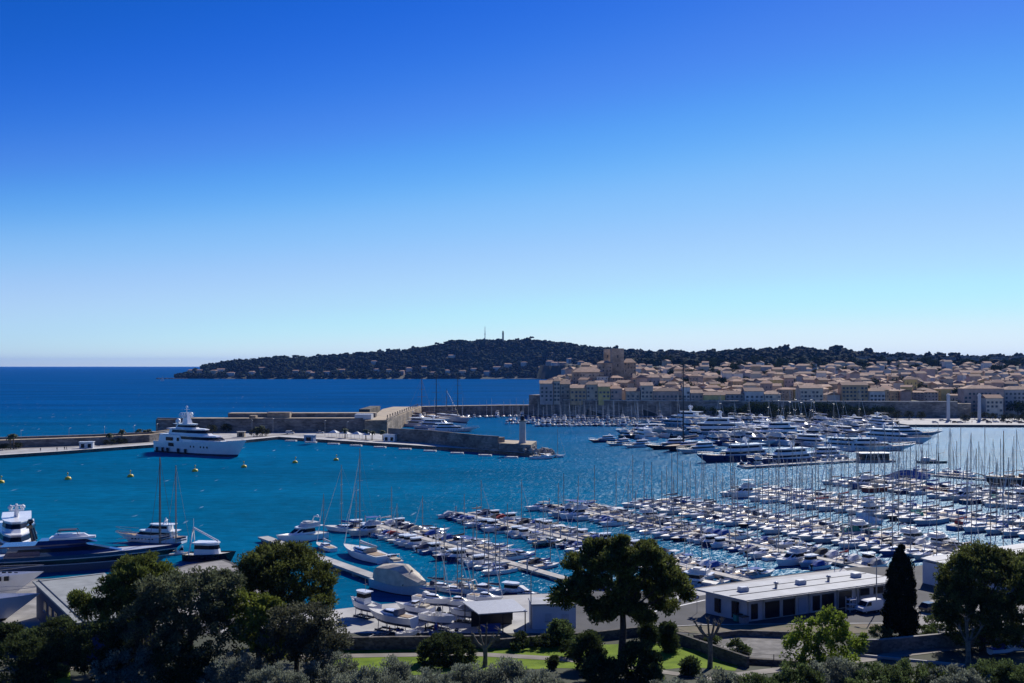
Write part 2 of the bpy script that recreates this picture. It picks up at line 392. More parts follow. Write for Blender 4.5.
# leaf clouds -----------------------------------------------------------------------------------
def leaf_mesh(name, C, D, ln, wd_, mats):
    """diamond leaves: centres C, axes D, lengths and widths"""
    n = len(C); D = D / np.linalg.norm(D, axis=1, keepdims=True)
    q = nrg.normal(size=(n, 3)); P = np.cross(D, q); P /= np.linalg.norm(P, axis=1, keepdims=True) + 1e-9
    a = D * (ln / 2)[:, None]; b = P * (wd_ / 2)[:, None]
    v = np.stack([C - a, C + b, C + a, C - b], 1).reshape(-1, 3)
    return np_mesh(name, v, np.arange(n * 4).reshape(-1, 4), mats)
def shell(n, c, r, inner=.55, up=0.0):
    d = nrg.normal(size=(n, 3)); d[:, 2] += up; d /= np.linalg.norm(d, axis=1, keepdims=True)
    k = inner + (1 - inner) * nrg.random(n) ** .6
    return np.array(c) + d * k[:, None] * np.array(r), d
def clump_cloud(lobes, nclump, per, crad, ln, wd_, outward=.6, up=.25, flat=1.0, inner=.55):
    """leaves gathered in clumps, clumps spread over the shells of the ellipsoids (centre, radii, share)"""
    Cs, Ds = [], []
    tot = sum(l[2] for l in lobes)
    for c, r, w in lobes:
        k = max(1, int(nclump * w / tot))
        cc, cdir = shell(k, c, r, inner, .25)
        for p, d in zip(cc, cdir):
            rr = crad * (0.65 + .7 * nrg.random())
            q = nrg.normal(size=(per, 3)); q /= np.linalg.norm(q, axis=1, keepdims=True)
            q *= (nrg.random(per) ** .45)[:, None]
            pos = p + q * rr * np.array([1, 1, flat])
            dr = q * outward + nrg.normal(size=(per, 3)) * .45 + d * .3 + np.array([0, 0, up])
            Cs.append(pos); Ds.append(dr)
    C = np.concatenate(Cs); D = np.concatenate(Ds); n = len(C)
    return C, D, ln * (.7 + .6 * nrg.random(n)), wd_ * (.7 + .6 * nrg.random(n))

FOREST = mat("far_pine_foliage", (.026, .040, .024), .95, var=.35, scale=.01, island=.5, spec=.05)
def ico():
    t = (1 + 5 ** .5) / 2
    v = np.array([(-1, t, 0), (1, t, 0), (-1, -t, 0), (1, -t, 0), (0, -1, t), (0, 1, t), (0, -1, -t), (0, 1, -t), (t, 0, -1), (t, 0, 1), (-t, 0, -1), (-t, 0, 1)]); v /= np.linalg.norm(v[0])
    f = [(0, 11, 5), (0, 5, 1), (0, 1, 7), (0, 7, 10), (0, 10, 11), (1, 5, 9), (5, 11, 4), (11, 10, 2), (10, 7, 6), (7, 1, 8), (3, 9, 4), (3, 4, 2), (3, 2, 6), (3, 6, 8), (3, 8, 9), (4, 9, 5), (2, 4, 11), (6, 2, 10), (8, 6, 7), (9, 8, 1)]
    vl = [tuple(p) for p in v]; mid = {}; nf = []
    def md(a, b):
        k = (min(a, b), max(a, b))
        if k not in mid:
            p = np.array(vl[a]) + np.array(vl[b]); vl.append(tuple(p / np.linalg.norm(p))); mid[k] = len(vl) - 1
        return mid[k]
    for a, b, c in f:
        x, y, z = md(a, b), md(b, c), md(c, a); nf += [(a, x, z), (b, y, x), (c, z, y), (x, y, z)]
    return np.array(vl), np.array(nf)
IV, IF = ico()
def crowns(pts, name, m):
    """many rough tree crowns far away, as one mass: (x, y, z, radius, height)"""
    n = len(pts); P = np.array(pts); k = len(IV)
    j = 1 + .32 * nrg.normal(size=(n, k, 1)).clip(-1.6, 1.6)
    v = IV[None] * j * np.stack([P[:, 3], P[:, 3], P[:, 4]], 1)[:, None, :] + P[:, None, :3]
    f = IF[None] + (np.arange(n) * k)[:, None, None]
    return np_mesh(name, v.reshape(-1, 3), f.reshape(-1, 3), [m])
VILLAS = [(191, 372), (200, 371.5), (214, 372.5), (221, 370.5), (231, 374), (252, 372.5), (262, 369), (296, 372), (309, 372), (313, 374), (327, 373), (341, 371), (374, 363), (377, 370), (389, 371), (402, 373), (409, 370),
          (424, 368), (433, 373), (447, 371), (452, 356), (462, 373), (474, 370), (487, 373.5), (497, 369), (508, 366), (524, 364), (541, 368), (555, 366), (562, 365), (550, 371), (571, 361), (581, 366)]
pts = []
tries = 0
while len(pts) < 7200 and tries < 60000:
    tries += 1
    u = rng.uniform(176, 1100)
    if u < 545:
        Y = rng.uniform(shoreY(u) + 12, crestY(u) + 30)
    else:
        Y = rng.uniform(interp(u, [(545, 3000), (562, 2970), (640, 1780)]), crestY(u) + 30)
        if rng.random() < .25: continue
    z = land(u, Y)
    py = 365 + (H - z) / Y * F
    if any(abs(u - a) < 3.6 and -2.2 < py - b < 4.5 for a, b in VILLAS): continue
    if u > 865 and Y < 2050 and rng.random() < .8: continue
    if u < 545 and Y < shoreY(u) + 45 and rng.random() < .5: continue
    r = rng.uniform(5, 10.5); h = r * rng.uniform(.55, 1.0)
    if u < 260: r *= .75; h *= .8
    pts.append((XD(u, Y), Y, z + rng.uniform(2.5, 6.5), r, h))
for i in range(110):
    u = rng.uniform(196, 1040); Y = crestY(u) + rng.uniform(-60, 5); r = rng.uniform(6, 11)
    pts.append((XD(u, Y), Y, land(u, Y) + rng.uniform(8, 13) * (.7 if u < 260 else 1), r, r * rng.uniform(.4, .8)))
tag(obj("pine_forest", crowns(pts, "pine_forest", FOREST)), kind="stuff",
    label="dark pine forest covering the hills of the cape and behind the town")

# umbrella pines one can tell apart along the skyline of the cape, and tall crowns behind the town
TRUNKF = mat("far_trunk", (.06, .045, .035), .95)
def far_tree(px, top, r, flat, name, label, group, Y=None, trunk=5.0):
    Y = Y or crestY(px) - 10
    zt = ZY(top, Y); zg = land(px, Y)
    hh = r * flat
    root = empty(name, (XD(px, Y), Y, zg), 0, label, "tree", group)
    zc = zt - zg - hh * .8
    b = MB(); b.tube([(0, 0, -1), (rng.uniform(-.5, .5), 0, zc * .6), (0, 0, zc)], [1.1, .95, .8], 5); b.build("trunk", TRUNKF, root)
    P = [(rng.gauss(0, r * .45), rng.gauss(0, r * .45), zc + rng.gauss(0, hh * .28), r * rng.uniform(.32, .5), hh * rng.uniform(.3, .5)) for _ in range(9)]
    P.append((0, 0, zc, r * .62, hh * .6))
    obj("crown", crowns(P, "far_crown", FOREST), root)
for i, (px, top, r) in enumerate([(253, 358.2, 9), (267, 356.6, 13), (281, 355.6, 15), (296, 354.6, 13), (303, 355.4, 10), (318, 354.2, 12), (333, 354, 11), (346, 352.4, 12), (360, 351.5, 11), (437, 342.6, 10), (447, 341.4, 13), (458, 339.5, 14), (531, 336.2, 10)]):
    far_tree(px, top, r, .42, "umbrella_pine", f"flat topped umbrella pine on the cape skyline, {nth(i + 1)} from the sea end", "umbrella pines along the cape skyline", trunk=7)
for i, (px, top, r) in enumerate([(616, 345.6, 10), (635, 347.5, 11), (671, 347.5, 11), (712, 347.6, 9), (768, 346.5, 13), (785, 345.2, 14), (802, 344.8, 13), (836, 343.8, 12), (868, 346.8, 11), (901, 350.2, 9), (928, 350.4, 9), (941, 350.6, 9), (953, 350.8, 8), (1000, 351.5, 9), (1017, 351.2, 10)]):
    far_tree(px, top + 1.2, r * 1.35, .8, "broad_crowned_tree", f"round dark tree crown on the ridge above the town, {nth(i + 1)} from the left", "tall trees on the ridge above the town")

# beach and rocks at the foot of the cape
b = MB()
b.prism([(XD(498, 2975), 2975), (XD(541, 2960), 2960), (XD(541, 3010), 3010), (XD(498, 3010), 3010)], -2, 1.6)
tag(b.build("beach", mat("beach_sand", (.52, .45, .34), .95, var=.1, scale=.05)), kind="structure")
rt = empty("rocky_point", (XD(172, 3035), 3035, 0), 0, "low brown rocks trailing into the sea at the tip of the cape", "rocks")
rb = MB(); rb.add([tuple(v * rng.uniform(.75, 1.2)) for v in IV], [tuple(f) for f in IF]); rbm = rb.mesh("rock", [mat("shore_rock", (.12, .10, .085), .95, var=.3, scale=.1)])
for i in range(24):
    o = obj("rock", rbm, rt); o.location = (XD(157 + i * 1.3, 3035) - XD(172, 3035), rng.uniform(-20, 20), 0); r = rng.uniform(2.5, 5); o.scale = (r * 1.3, r, r * .7)

# villas on the cape
TILE = mat("terracotta_tiles", (.44, .25, .155), .9, var=.18, scale=.35, col2=(.33, .22, .155), detail=8, objrand=.22, bump=.4, bscale=3)
PLASTERS = {"white": mat("white_plaster", (.62, .60, .56), .9, var=.08, scale=.3, objrand=.12), "cream": mat("cream_plaster", (.56, .50, .40), .9, var=.1, scale=.3, objrand=.15),
            "ochre": mat("ochre_plaster", (.58, .42, .24), .9, var=.12, scale=.3, objrand=.15), "pink": mat("pink_plaster", (.52, .39, .32), .9, var=.1, scale=.3, objrand=.15),
            "grey": mat("grey_plaster", (.36, .35, .34), .9, var=.1, scale=.3, objrand=.15), "yellow": mat("yellow_plaster", (.62, .50, .20), .9, var=.1, scale=.3, objrand=.1),
            "stone": mat("stone_plaster", (.40, .35, .28), .95, var=.2, scale=.4, objrand=.15)}
WINF = mat("shuttered_window", (.035, .045, .055), .5)
def house_meshes(w, d, h, hip, win=True, key=""):
    """walls with small dark openings, a tiled roof with eaves, a chimney"""
    a = MB(); a.box((0, 0, h / 2 - 1), (w, d, h + 2))
    if win:
        for side in (-1, 1):
            for fl in range(int(h / 3)):
                for k in range(int(w / 2.6)):
                    x = -w / 2 + (k + .5) * w / int(w / 2.6)
                    if rng.random() < .72: a.box((x + rng.uniform(-.3, .3), side * (d / 2 + .02), 1.7 + fl * 3), (rng.uniform(.8, 1.1), .08, rng.uniform(1.2, 1.8)), 0, 1)
    r = MB(); e = .45; rh = d * .23
    x0, x1, y0, y1 = -w / 2 - e, w / 2 + e, -d / 2 - e, d / 2 + e
    i = w * .3 if hip else 0
    vs = [(x0, y0, h), (x1, y0, h), (x1, y1, h), (x0, y1, h), (x0 + i, 0, h + rh), (x1 - i, 0, h + rh), (x0, y0, h - .25), (x1, y0, h - .25), (x1, y1, h - .25), (x0, y1, h - .25)]
    r.add(vs, [(0, 1, 5, 4), (2, 3, 4, 5), (1, 2, 5), (3, 0, 4), (6, 7, 1, 0), (7, 8, 2, 1), (8, 9, 3, 2), (9, 6, 0, 3), (9, 8, 7, 6)])
    if not hip:   # gable walls close the ends
        a.add([(w / 2, -d / 2, h), (w / 2, d / 2, h), (w / 2, 0, h + rh * .92), (-w / 2, -d / 2, h), (-w / 2, d / 2, h), (-w / 2, 0, h + rh * .92)], [(0, 1, 2), (4, 3, 5)])
    c = MB(); c.box((w * .22, d * .15, h + rh * .75), (.7, .7, 2.0)); c.box((w * .22, d * .15, h + rh * .75 + 1.1), (.9, .9, .2))
    return a.mesh("house_wall" + key, [PLASTERS["white"], WINF]), r.mesh("house_roof" + key, [TILE]), c.mesh("house_chimney" + key, [PLASTERS["stone"]])
for i, (px, py) in enumerate(VILLAS):
    lo, hi = (shoreY(px) + 10, crestY(px)) if px < 545 else (1800, crestY(px))
    Yb = min(np.linspace(lo, hi, 160), key=lambda Y: abs(365 + (H - land(px, Y) - 5) / Y * F - py))
    w = rng.uniform(14, 25); h = rng.choice([7, 9, 11]); hip = rng.random() < .5
    aw, ar, ac = house_meshes(w, rng.uniform(9, 12), h, hip, True, ".villa")
    colr = rng.choice(["white", "white", "cream", "pink"])
    rt = empty("villa", (XD(px, Yb), Yb, land(px, Yb)), rng.uniform(-.5, .5), f"{colr} villa with tiled roof among the pines of the cape, {nth(i + 1)} from the left", "house", "villas among the pines of the cape")
    rf = obj("roof", ar, rt); obj("wall", aw, rt, {0: PLASTERS[colr]}); obj("chimney", ac, rf)

# mast and lighthouse on the cape
def at_top(px, top, base):
    Y = crestY(px) - 40; return XD(px, Y), Y, ZY(base, Y), ZY(top, Y)
x, y, z0, z1 = at_top(485, 326.5, 341)
rt = empty("radio_mast", (x, y, z0), 0, "thin radio mast standing on the highest part of the cape", "mast")
b = MB(); b.tube([(0, 0, 0), (0, 0, (z1 - z0) * .55), (0, 0, z1 - z0)], [1.7, 1.2, .7], 6, smooth=False); b.build("lattice_tower", STEEL, rt)
b = MB(); b.rev([(2.4, 0), (2.4, 2.5)], 8, (0, 0, (z1 - z0) * .45)); b.build("antenna_platform", STEEL, rt)
x, y, z0, z1 = at_top(503, 330.5, 341); hh = z1 - z0
rt = empty("lighthouse", (x, y, z0), 0, "square stone lighthouse tower on top of the wooded cape", "lighthouse")
b = MB(); b.box((0, 0, hh * .38), (6, 6, hh * .76)); b.box((0, 0, hh * .78), (7.2, 7.2, 1.2)); b.build("tower", PLASTERS["stone"], rt)
b = MB(); b.rev([(2.2, 0), (2.2, hh * .12), (2.6, hh * .12), (.2, hh * .2)], 8, (0, 0, hh * .79)); b.build("lantern_room", DARKM, rt)

# ---------------------------------------------------------------- foreground ground
GP = [(-60, 30), (0, 26), (60, 14), (110, 4.6), (135, 1.9), (150, 1.5), (900, 1.5)]
def gz(Y): return interp(Y, GP)
rows = [-60, -30, 0, 30, 60, 85, 110, 122, 135, 150]; cols = list(range(-420, 421, 20))
V = np.array([(x, Y, gz(Y)) for Y in rows for x in cols]); n = len(cols)
FC = np.array([(j * n + i, j * n + i + 1, (j + 1) * n + i + 1, (j + 1) * n + i) for j in range(len(rows) - 1) for i in range(n - 1)])
tag(obj("ground", np_mesh("ground", V, FC, [SOIL], False)), kind="structure")

SHORE = [(420, 395), (170, 250), (126, 225), (95, 208), (80, 200), (68, 199.5), (50, 191), (30, 179), (13, 178), (-2, 175), (-13, 172), (-24, 168), (-30, 164.5), (-38, 168), (-46, 184), (-57, 204), (-60, 207.5), (-66, 202), (-70, 189), (-420, 189)]
b = MB(); b.prism([(-420, 150), (420, 150)] + SHORE, -5, 1.5, 0)
tag(b.build("quay_apron", ASPH), kind="structure")

def sheet(name, poly, m, dz=.004, z=None, kind="structure", **k):
    """a flat sheet lying on the apron (one height)"""
    b = MB(); zz = (z if z is not None else 1.5) + dz
    b.prism([(p[0], p[1]) for p in poly], zz - .25 if z is not None else zz - .002, zz, 0, bottom=False)
    return tag(b.build(name, m), kind=kind, **k)
def ribbon(name, pts, w, m, dz=.03, zf=None, kind="structure"):
    """a strip that follows the ground"""
    P = []
    for (a, c) in zip(pts, pts[1:]):
        L_ = math.hypot(c[0] - a[0], c[1] - a[1]); k = max(1, int(L_ / 1.2))
        P += [(a[0] + (c[0] - a[0]) * i / k, a[1] + (c[1] - a[1]) * i / k) for i in range(k)]
    P.append(pts[-1]); v, f = [], []
    for i, p in enumerate(P):
        a, c = P[max(0, i - 1)], P[min(len(P) - 1, i + 1)]
        d = Vector((c[0] - a[0], c[1] - a[1])).normalized(); nn = Vector((-d.y, d.x))
        ww = w[0] + (w[1] - w[0]) * i / (len(P) - 1) if hasattr(w, '__len__') else w
        for s_ in (-1, -.33, .33, 1):
            q = (p[0] + nn.x * s_ * ww / 2, p[1] + nn.y * s_ * ww / 2)
            v.append((q[0], q[1], (zf or gz)(q[1]) + dz))
    for i in range(len(P) - 1):
        for k in range(3):
            a = i * 4 + k; f.append((a, a + 4, a + 5, a + 1))
    return tag(obj(name, np_mesh(name, np.array(v), np.array(f), [m])), kind=kind)
def g(px, py):
    """the point of the sloping garden ground seen at a pixel"""
    Y = 200.0
    for _ in range(60):
        Y = (H - gz(Y)) * F / (py - 365)
        Y = max(60, min(260, Y))
    return (XD(px, Y), Y)
def terr(name, px_poly, m, dz=.03):
    """a sheet draped on the garden ground, outlined by points on it: cut into strips so that it follows the slope"""
    P = [g(*p) for p in px_poly]
    import bmesh
    me = bpy.data.meshes.new(name); bm = bmesh.new()
    bm.faces.new([bm.verts.new((p[0], p[1], 0)) for p in P])
    for Y in (110, 122, 135, 150):
        bmesh.ops.bisect_plane(bm, geom=bm.verts[:] + bm.edges[:] + bm.faces[:], plane_co=(0, Y, 0), plane_no=(0, 1, 0))
    for v in bm.verts: v.co.z = gz(v.co.y) + dz
    bmesh.ops.recalc_face_normals(bm, faces=bm.faces)
    for f in bm.faces:
        if f.normal.z < 0: f.normal_flip()
    bm.to_mesh(me); bm.free(); me.materials.append(m)
    return tag(obj(name, me), kind="structure")

# concrete of the boat yard and of the shipyard, asphalt lane, gravel and lawns
sheet("yard_concrete", [(-30, 164.6), (-24, 167.8), (-13, 171.8), (-2, 174.8), (8, 176.6), (9, 150.5), (-45, 150.5), (-38, 167.7)], CONC)
sheet("shipyard_concrete", [(-57.3, 203), (-60.2, 206.4), (-65.3, 201.3), (-69.5, 188.2), (-160, 188.2), (-160, 150.5), (-55, 150.5), (-42, 172)], CONCD)
sheet("promenade", [(30.5, 178.8), (50, 190), (66, 198), (66, 195), (42, 180), (28, 172)], CONC)
sheet("parking_lot", [(52, 151), (60, 158), (78, 178), (82, 175), (120, 190), (120, 151)], CONCD, .008)
terr("lawn", [(340, 650), (430, 647), (560, 646), (660, 643), (722, 655), (742, 662), (735, 671), (690, 667), (640, 672), (560, 668), (480, 672), (400, 676), (330, 668)], LAWN, .02)
terr("lawn", [(48, 672), (70, 672), (72, 690), (44, 690)], LAWN, .02)
terr("gravel_terrace", [(690, 642), (735, 631), (780, 634), (840, 652), (800, 668), (752, 659)], GRAVEL, .05)
terr("gravel_strip", [(640, 628), (700, 625), (900, 624), (905, 633), (800, 634), (700, 634)], mat("earth_verge", (.19, .15, .10), .95, var=.3, scale=.5, bump=.5, col2=(.10, .10, .05), detail=10), .05)
ribbon("garden_path", [g(300, 657), g(380, 655.5), g(470, 654), g(560, 659), g(620, 666), g(690, 676), g(760, 682)], 2.0, PATHM, .05)
ribbon("garden_path", [g(700, 680), g(770, 671), g(830, 664), g(880, 657), g(960, 647), g(1040, 639)], 2.4, PATHM, .055)
ribbon("garden_path", [g(30, 667), g(80, 669)], 1.6, PATHM, .05)

# ---------------------------------------------------------------- walls of the garden
def wall_run(name, pts, h, th, m, label, cat="wall", zb=None, cap=None, group=None):
    b = MB()
    for i in range(len(pts) - 1):
        a, c = Vector(pts[i]), Vector(pts[i + 1]); d = (c - a).normalized(); nn = Vector((-d.y, d.x)) * th / 2
        za = (gz(a.y) if zb is None else zb); zc = (gz(c.y) if zb is None else zb)
        ha, hc = (h if not hasattr(h, '__len__') else h[i]), (h if not hasattr(h, '__len__') else h[i + 1])
        v = [a - nn, c - nn, c + nn, a + nn]
        zz = [za, zc, zc, za]; hh = [ha, hc, hc, ha]
        b.add([(p.x, p.y, z - .6) for p, z in zip(v, zz)] + [(p.x, p.y, z + q) for p, z, q in zip(v, zz, hh)],
              [(3, 2, 1, 0), (4, 5, 6, 7), (0, 1, 5, 4), (1, 2, 6, 5), (2, 3, 7, 6), (3, 0, 4, 7)])
        if cap:
            b.add([(p.x + (p.x - (a + c).x / 2) * .0, p.y, z + q + .003) for p, z, q in zip(v, zz, hh)] + [(p.x, p.y, z + q + .12) for p, z, q in zip(v, zz, hh)],
                  [(3, 2, 1, 0), (4, 5, 6, 7), (0, 1, 5, 4), (1, 2, 6, 5), (2, 3, 7, 6), (3, 0, 4, 7)], 1)
    o = b.build(name, [m] + ([cap] if cap else []))
    return tag(o, label, cat, group)
wall_run("garden_wall", [g(250, 648), g(345, 650), g(500, 648)], 1.7, .5, STONED, "dark stone wall between the boat yard and the garden path", cap=STONED)
wall_run("garden_wall", [g(500, 648), g(600, 640), g(650, 634)], 1.3, .5, STONED, "low stone wall behind the lawn under the central pine")
wall_run("garden_wall", [g(652, 634), g(700, 651), g(748, 668)], 1.5, .45, STONED, "diagonal stone wall along the right edge of the bright lawn")
wall_run("garden_wall", [g(694, 641), g(740, 636), g(796, 638)], .9, .4, STONED, "low dark wall between the gravel terrace and the long building")
wall_run("garden_wall", [g(745, 664), g(800, 667), g(835, 660)], .8, .4, STONED, "low wall on the camera side of the gravel terrace")
wall_run("garden_wall", [g(848, 653), g(880, 653), g(960, 645), g(1060, 635)], 1.8, .5, stone_mat("grey_field_stone", (.24, .225, .20), .1, .5, .3, .35, .6), "grey field stone retaining wall along the lane below the round pine", cap=CONCD)
wall_run("kerb_wall", [g(846, 655), g(905, 661), g(975, 668), g(990, 669)], .35, .3, CONC, "pale low kerb wall beside the lane near the pollarded tree")
# ---------------------------------------------------------------- outer quay, breakwater, ramparts
def slab(name, pts, z0, z1, mats, kind="structure", **k):
    b = MB(); b.prism([(p[0], p[1]) for p in pts], z0, z1, 0, mtop=1 if isinstance(mats, list) and len(mats) > 1 else None)
    return tag(b.build(name, mats), kind=kind, **k)
q0 = [W(-60, 458.5, 1.6), W(0, 455, 1.6), W(60, 451.2, 1.6), W(160, 444, 1.6), W(245, 440, 1.6), W(279, 436.6, 1.6), W(390, 443.6, 1.6), W(470, 448.6, 1.6), W(549, 454.6, 1.6)]
qb = [Vector((20, 468, 0)), Vector((3, 472, 0)), Vector((-20, 490, 0)), Vector((-50, 540, 0)), Vector((-86, 596, 0)), Vector((-215, 606, 0)), Vector((-218, 528, 0)), Vector((-290, 476, 0))]
slab("outer_quay", q0 + qb, -4, 1.6, [STONED, CONC])
ed = MB()
for a, c in zip(q0, q0[1:]):   # the pale coping along the edge
    d = (c - a).normalized(); nn = Vector((-d.y, d.x, 0))
    ed.prism([(p.x, p.y) for p in (a + nn * .05, c + nn * .05, c + nn * 3.2, a + nn * 3.2)], 1.55, 1.604 + .004)
tag(ed.build("quay_edge", mat("white_coping_stone", (.66, .65, .62), .8, var=.06, scale=.5)), kind="structure")
road = [W(-40, 449.8, 1.6), W(100, 446, 1.6), W(150, 442, 1.6), W(245, 437.6, 1.6), W(285, 434.2, 1.6), W(420, 442.4, 1.6)]
rd = MB()
for a, c in zip(road, road[1:]):
    d = (c - a).normalized(); nn = Vector((-d.y, d.x, 0)) * 4
    rd.prism([(p.x, p.y) for p in (a - nn, c - nn, c + nn, a + nn)], 1.5, 1.616)
tag(rd.build("quay_road", mat("pale_road", (.30, .285, .26), .9, var=.12, scale=.1)), kind="structure")

def wall_thing(name, label, cat, parts, group=None):
    """parts: (part name, plan polygon, z0, z1, materials)"""
    c = parts[0][1][0]; rt = empty(name, (0, 0, 0), 0, label, cat, group)
    for pn, poly, z0, z1, m in parts:
        b = MB(); b.prism([(p[0], p[1]) for p in poly], z0, z1, 0, mtop=1 if isinstance(m, list) and len(m) > 1 else None); b.build(pn, m, rt)
    return rt
def strip(pts, w):
    """plan polygon of a wall of width w behind the line pts"""
    L_ = [Vector((p[0], p[1], 0)) for p in pts]; o = []
    for i, p in enumerate(L_):
        d = (L_[min(i + 1, len(L_) - 1)] - L_[max(i - 1, 0)]).normalized(); o.append(p + Vector((-d.y, d.x, 0)) * w)
    return L_ + o[::-1]
swl = [(-300, 455), (-238, 488), (-212, 502), (-198, 514), (-190, 522), (-184, 560)]
wall_thing("sea_wall", "low grey sea wall with a pale walkway on top behind the left quay", "sea wall",
           [("wall_body", strip(swl, 9), -3, 5.5, [STONE, SAND]), ("parapet", [p + Vector((0, 0, 0)) for p in strip([(x - .5, y + 7.6) for x, y in swl], 1.0)], 5.5, 6.5, [STONE, SAND])])
bas = [(-216, 604), (-213, 600), (-190, 597), (-140, 598), (-88, 600)]
wall_thing("breakwater", "long high stone breakwater with a sandy top and a raised parapet behind the white superyacht", "breakwater",
           [("lower_wall", strip(bas, 26), -3, 9.2, [STONE, SAND]), ("upper_wall", strip([(-178, 624), (-140, 625), (-86, 627)], 10), 9.2, 11.8, [STONE, SAND]),
            ("gun_platform", [(-152, 618), (-138, 618), (-138, 623.9), (-152, 623.9)], 9.2, 12.6, [STONEL, SAND]),
            ("end_block", [(-160, 606), (-156, 606), (-156, 611), (-160, 611)], 9.2, 11.2, [STONEL, SAND]),
            ("ramp", [(-87.8, 594), (-75, 598), (-74, 640), (-73, 700), (-71.5, 789), (-94, 789), (-97, 747), (-91, 660), (-87.8, 627)], -3, 9.0, [STONEL, SAND]),
            ("ramp_parapet", [(-75.6, 600), (-74.9, 600), (-72.4, 786), (-73.1, 786)], 9.0, 9.9, [STONEL, STONEL]),
            ("bastion_parapet", [(-215, 603.2), (-190, 597.4), (-140, 598.4), (-90, 600.4), (-90, 601.2), (-140, 599.2), (-190, 598.2), (-215, 604)], 9.2, 10.0, [STONE, SAND]),
            ("shelter", [(-95, 601), (-85, 601), (-85, 611), (-95, 611)], 9.21, 12.2, [GREYP, GREYP]),
            ("outer_bastion", [(-106, 690), (-98.5, 690), (-98.5, 745), (-106, 745)], -3, 11.4, [STONED, STONED])])
fw = [(-72, 790), (-40, 806), (-8, 818), (26, 822)]
rt = wall_thing("far_breakwater", "dark buttressed stone breakwater joining the old town to the curved end of the harbour", "breakwater",
                [("wall_body", strip(fw, 9), -3, 9.0, [STONE, SAND]), ("berthing_quay", strip([(x, y - 8) for x, y in fw], 7.9), -3, 1.2, [STONED, CONC])])
bm_ = MB(); bm_.box((0, 0, 4), (1.6, 1.2, 7.5), 0, 0, .8); bmesh_ = bm_.mesh("buttress", [STONE])
for i in range(17):
    t = (i + .5) / 17; x = -72 + 98 * t; y = interp(x, [(a, c) for a, c in fw])
    o = obj("buttress", bmesh_, rt); o.location = (x, y - .5, 0)
rt = empty("stone_balustrade", (-74.2, 690, 9.9), 0, "row of pale stone posts along the inner edge of the sloping breakwater end", "balustrade")
bp = MB(); bp.box((0, 0, .8), (.55, .55, 1.6)); bp.box((0, 0, 1.7), (.8, .8, .2)); bpm = bp.mesh("post", [STONEL])
for i in range(15): obj("post", bpm, rt).location = (-1 + i * .17 - .6, -84 + i * 12, 0)
b = MB(); b.box((0, 0, 1.1), (.12, 178, .12), .0135); b.build("rail", DARKM, rt)
# inner quay wall in front, with the lower platform that carries the harbour light
iw = [W(388, 440.5, 1.6), W(427, 443, 1.6), W(478, 449, 1.6), W(498, 450.4, 1.6)]
wall_thing("quay_wall", "high dark masonry wall along the quay, hiding the yachts berthed behind it", "sea wall",
           [("wall_body", strip([(p.x, p.y) for p in iw], 5), -3, 7.6, [STONE, STONEL]), ("parapet", strip([(p.x, p.y + .3) for p in iw], .8), 7.6, 8.3, [STONE, STONEL])])
wall_thing("lighthouse_platform", "low stone platform with a sandy top under the harbour light", "platform",
           [("platform_body", [W(498.6, 450.6, 1.6), W(531, 452.6, 1.6), Vector((12, 482, 0)), Vector((-4, 490, 0))], -3, 5.2, [STONE, SAND])])
x, y = XD(522.5, 469), 469
rt = empty("harbour_light", (x, y, 5.2), 0, "pale round harbour light tower on the end of the breakwater quay", "lighthouse")
b = MB(); b.rev([(1.9, 0), (1.75, .6), (1.6, .8), (1.45, 10.2)], 14); b.build("tower", mat("pale_limestone", (.46, .44, .41), .85, var=.1, scale=.6), rt)
b = MB(); b.rev([(2.1, 0), (2.1, .5)], 14, (0, 0, 10.2)); b.build("gallery", CONCD, rt)
b = MB(); b.rev([(1.0, 0), (1.0, 1.5), (1.15, 1.5), (.2, 2.3)], 10, (0, 0, 10.7)); b.build("lantern", DARKM, rt)
# riprap at the tip
ROCK = mat("riprap_rock", (.30, .28, .25), .95, var=.25, scale=.5, objrand=.2)
rk = []
for k in range(3):
    b = MB(); b.add([tuple(Vector(v) * rng.uniform(.7, 1.25)) for v in IV], [tuple(f) for f in IF]); rk.append(b.mesh("boulder", [ROCK]))
for i in range(42):
    px = rng.uniform(524, 556); Yr = rng.uniform(456, 475) - (px - 524) * .25
    o = obj("boulder", rng.choice(rk)); s_ = rng.uniform(.8, 1.6); o.scale = (s_ * 1.2, s_, s_ * .8); o.rotation_euler = (rng.uniform(0, 3), rng.uniform(0, 3), rng.uniform(0, 3))
    o.location = (XD(px, Yr), Yr, 2.6 - (px - 524) * .055 + rng.uniform(-.4, .8))
    tag(o, "rough pale boulder in the heap at the tip of the quay beside the harbour light", "boulder", "boulders heaped at the tip of the quay")

# rampart of the old town
ram = [(24, 812), (60, 800), (130, 782), (220, 770), (300, 764), (341, 762)]
rt = wall_thing("rampart", "long straight stone rampart with a pale coping under the old town", "rampart",
                [("wall_body", strip(ram, 3.5), -3, 13.6, [RAMPS, STONEL]), ("coping", strip([(x, y - .25) for x, y in ram], 3.0), 13.6, 14.2, [CONC, CONC]),
                 ("corner_bastion", [(341, 761.8), (349, 758), (356, 772), (341.2, 790)], -3, 12.5, [STONEL, STONEL]),
                 ("terrace_behind", strip([(x, y + 3.6) for x, y in ram], 22), -3, 11.5, [STONE, SOIL])])
slab("old_harbour_quay", [(26, 818), (24, 796), (130, 768), (220, 750), (262, 738), (268, 674), (440, 666), (440, 800), (341, 800), (341, 761), (220, 769), (60, 799)], -4, 1.7, [STONED, CONC])
wall_thing("corner_tower", "squat dark stone bastion at the seaward corner of the old town", "bastion",
           [("bastion_body", [(14, 818), (24.5, 806), (46, 806), (46, 824), (20, 830)], -3, 17.5, [STONE, STONEL])])

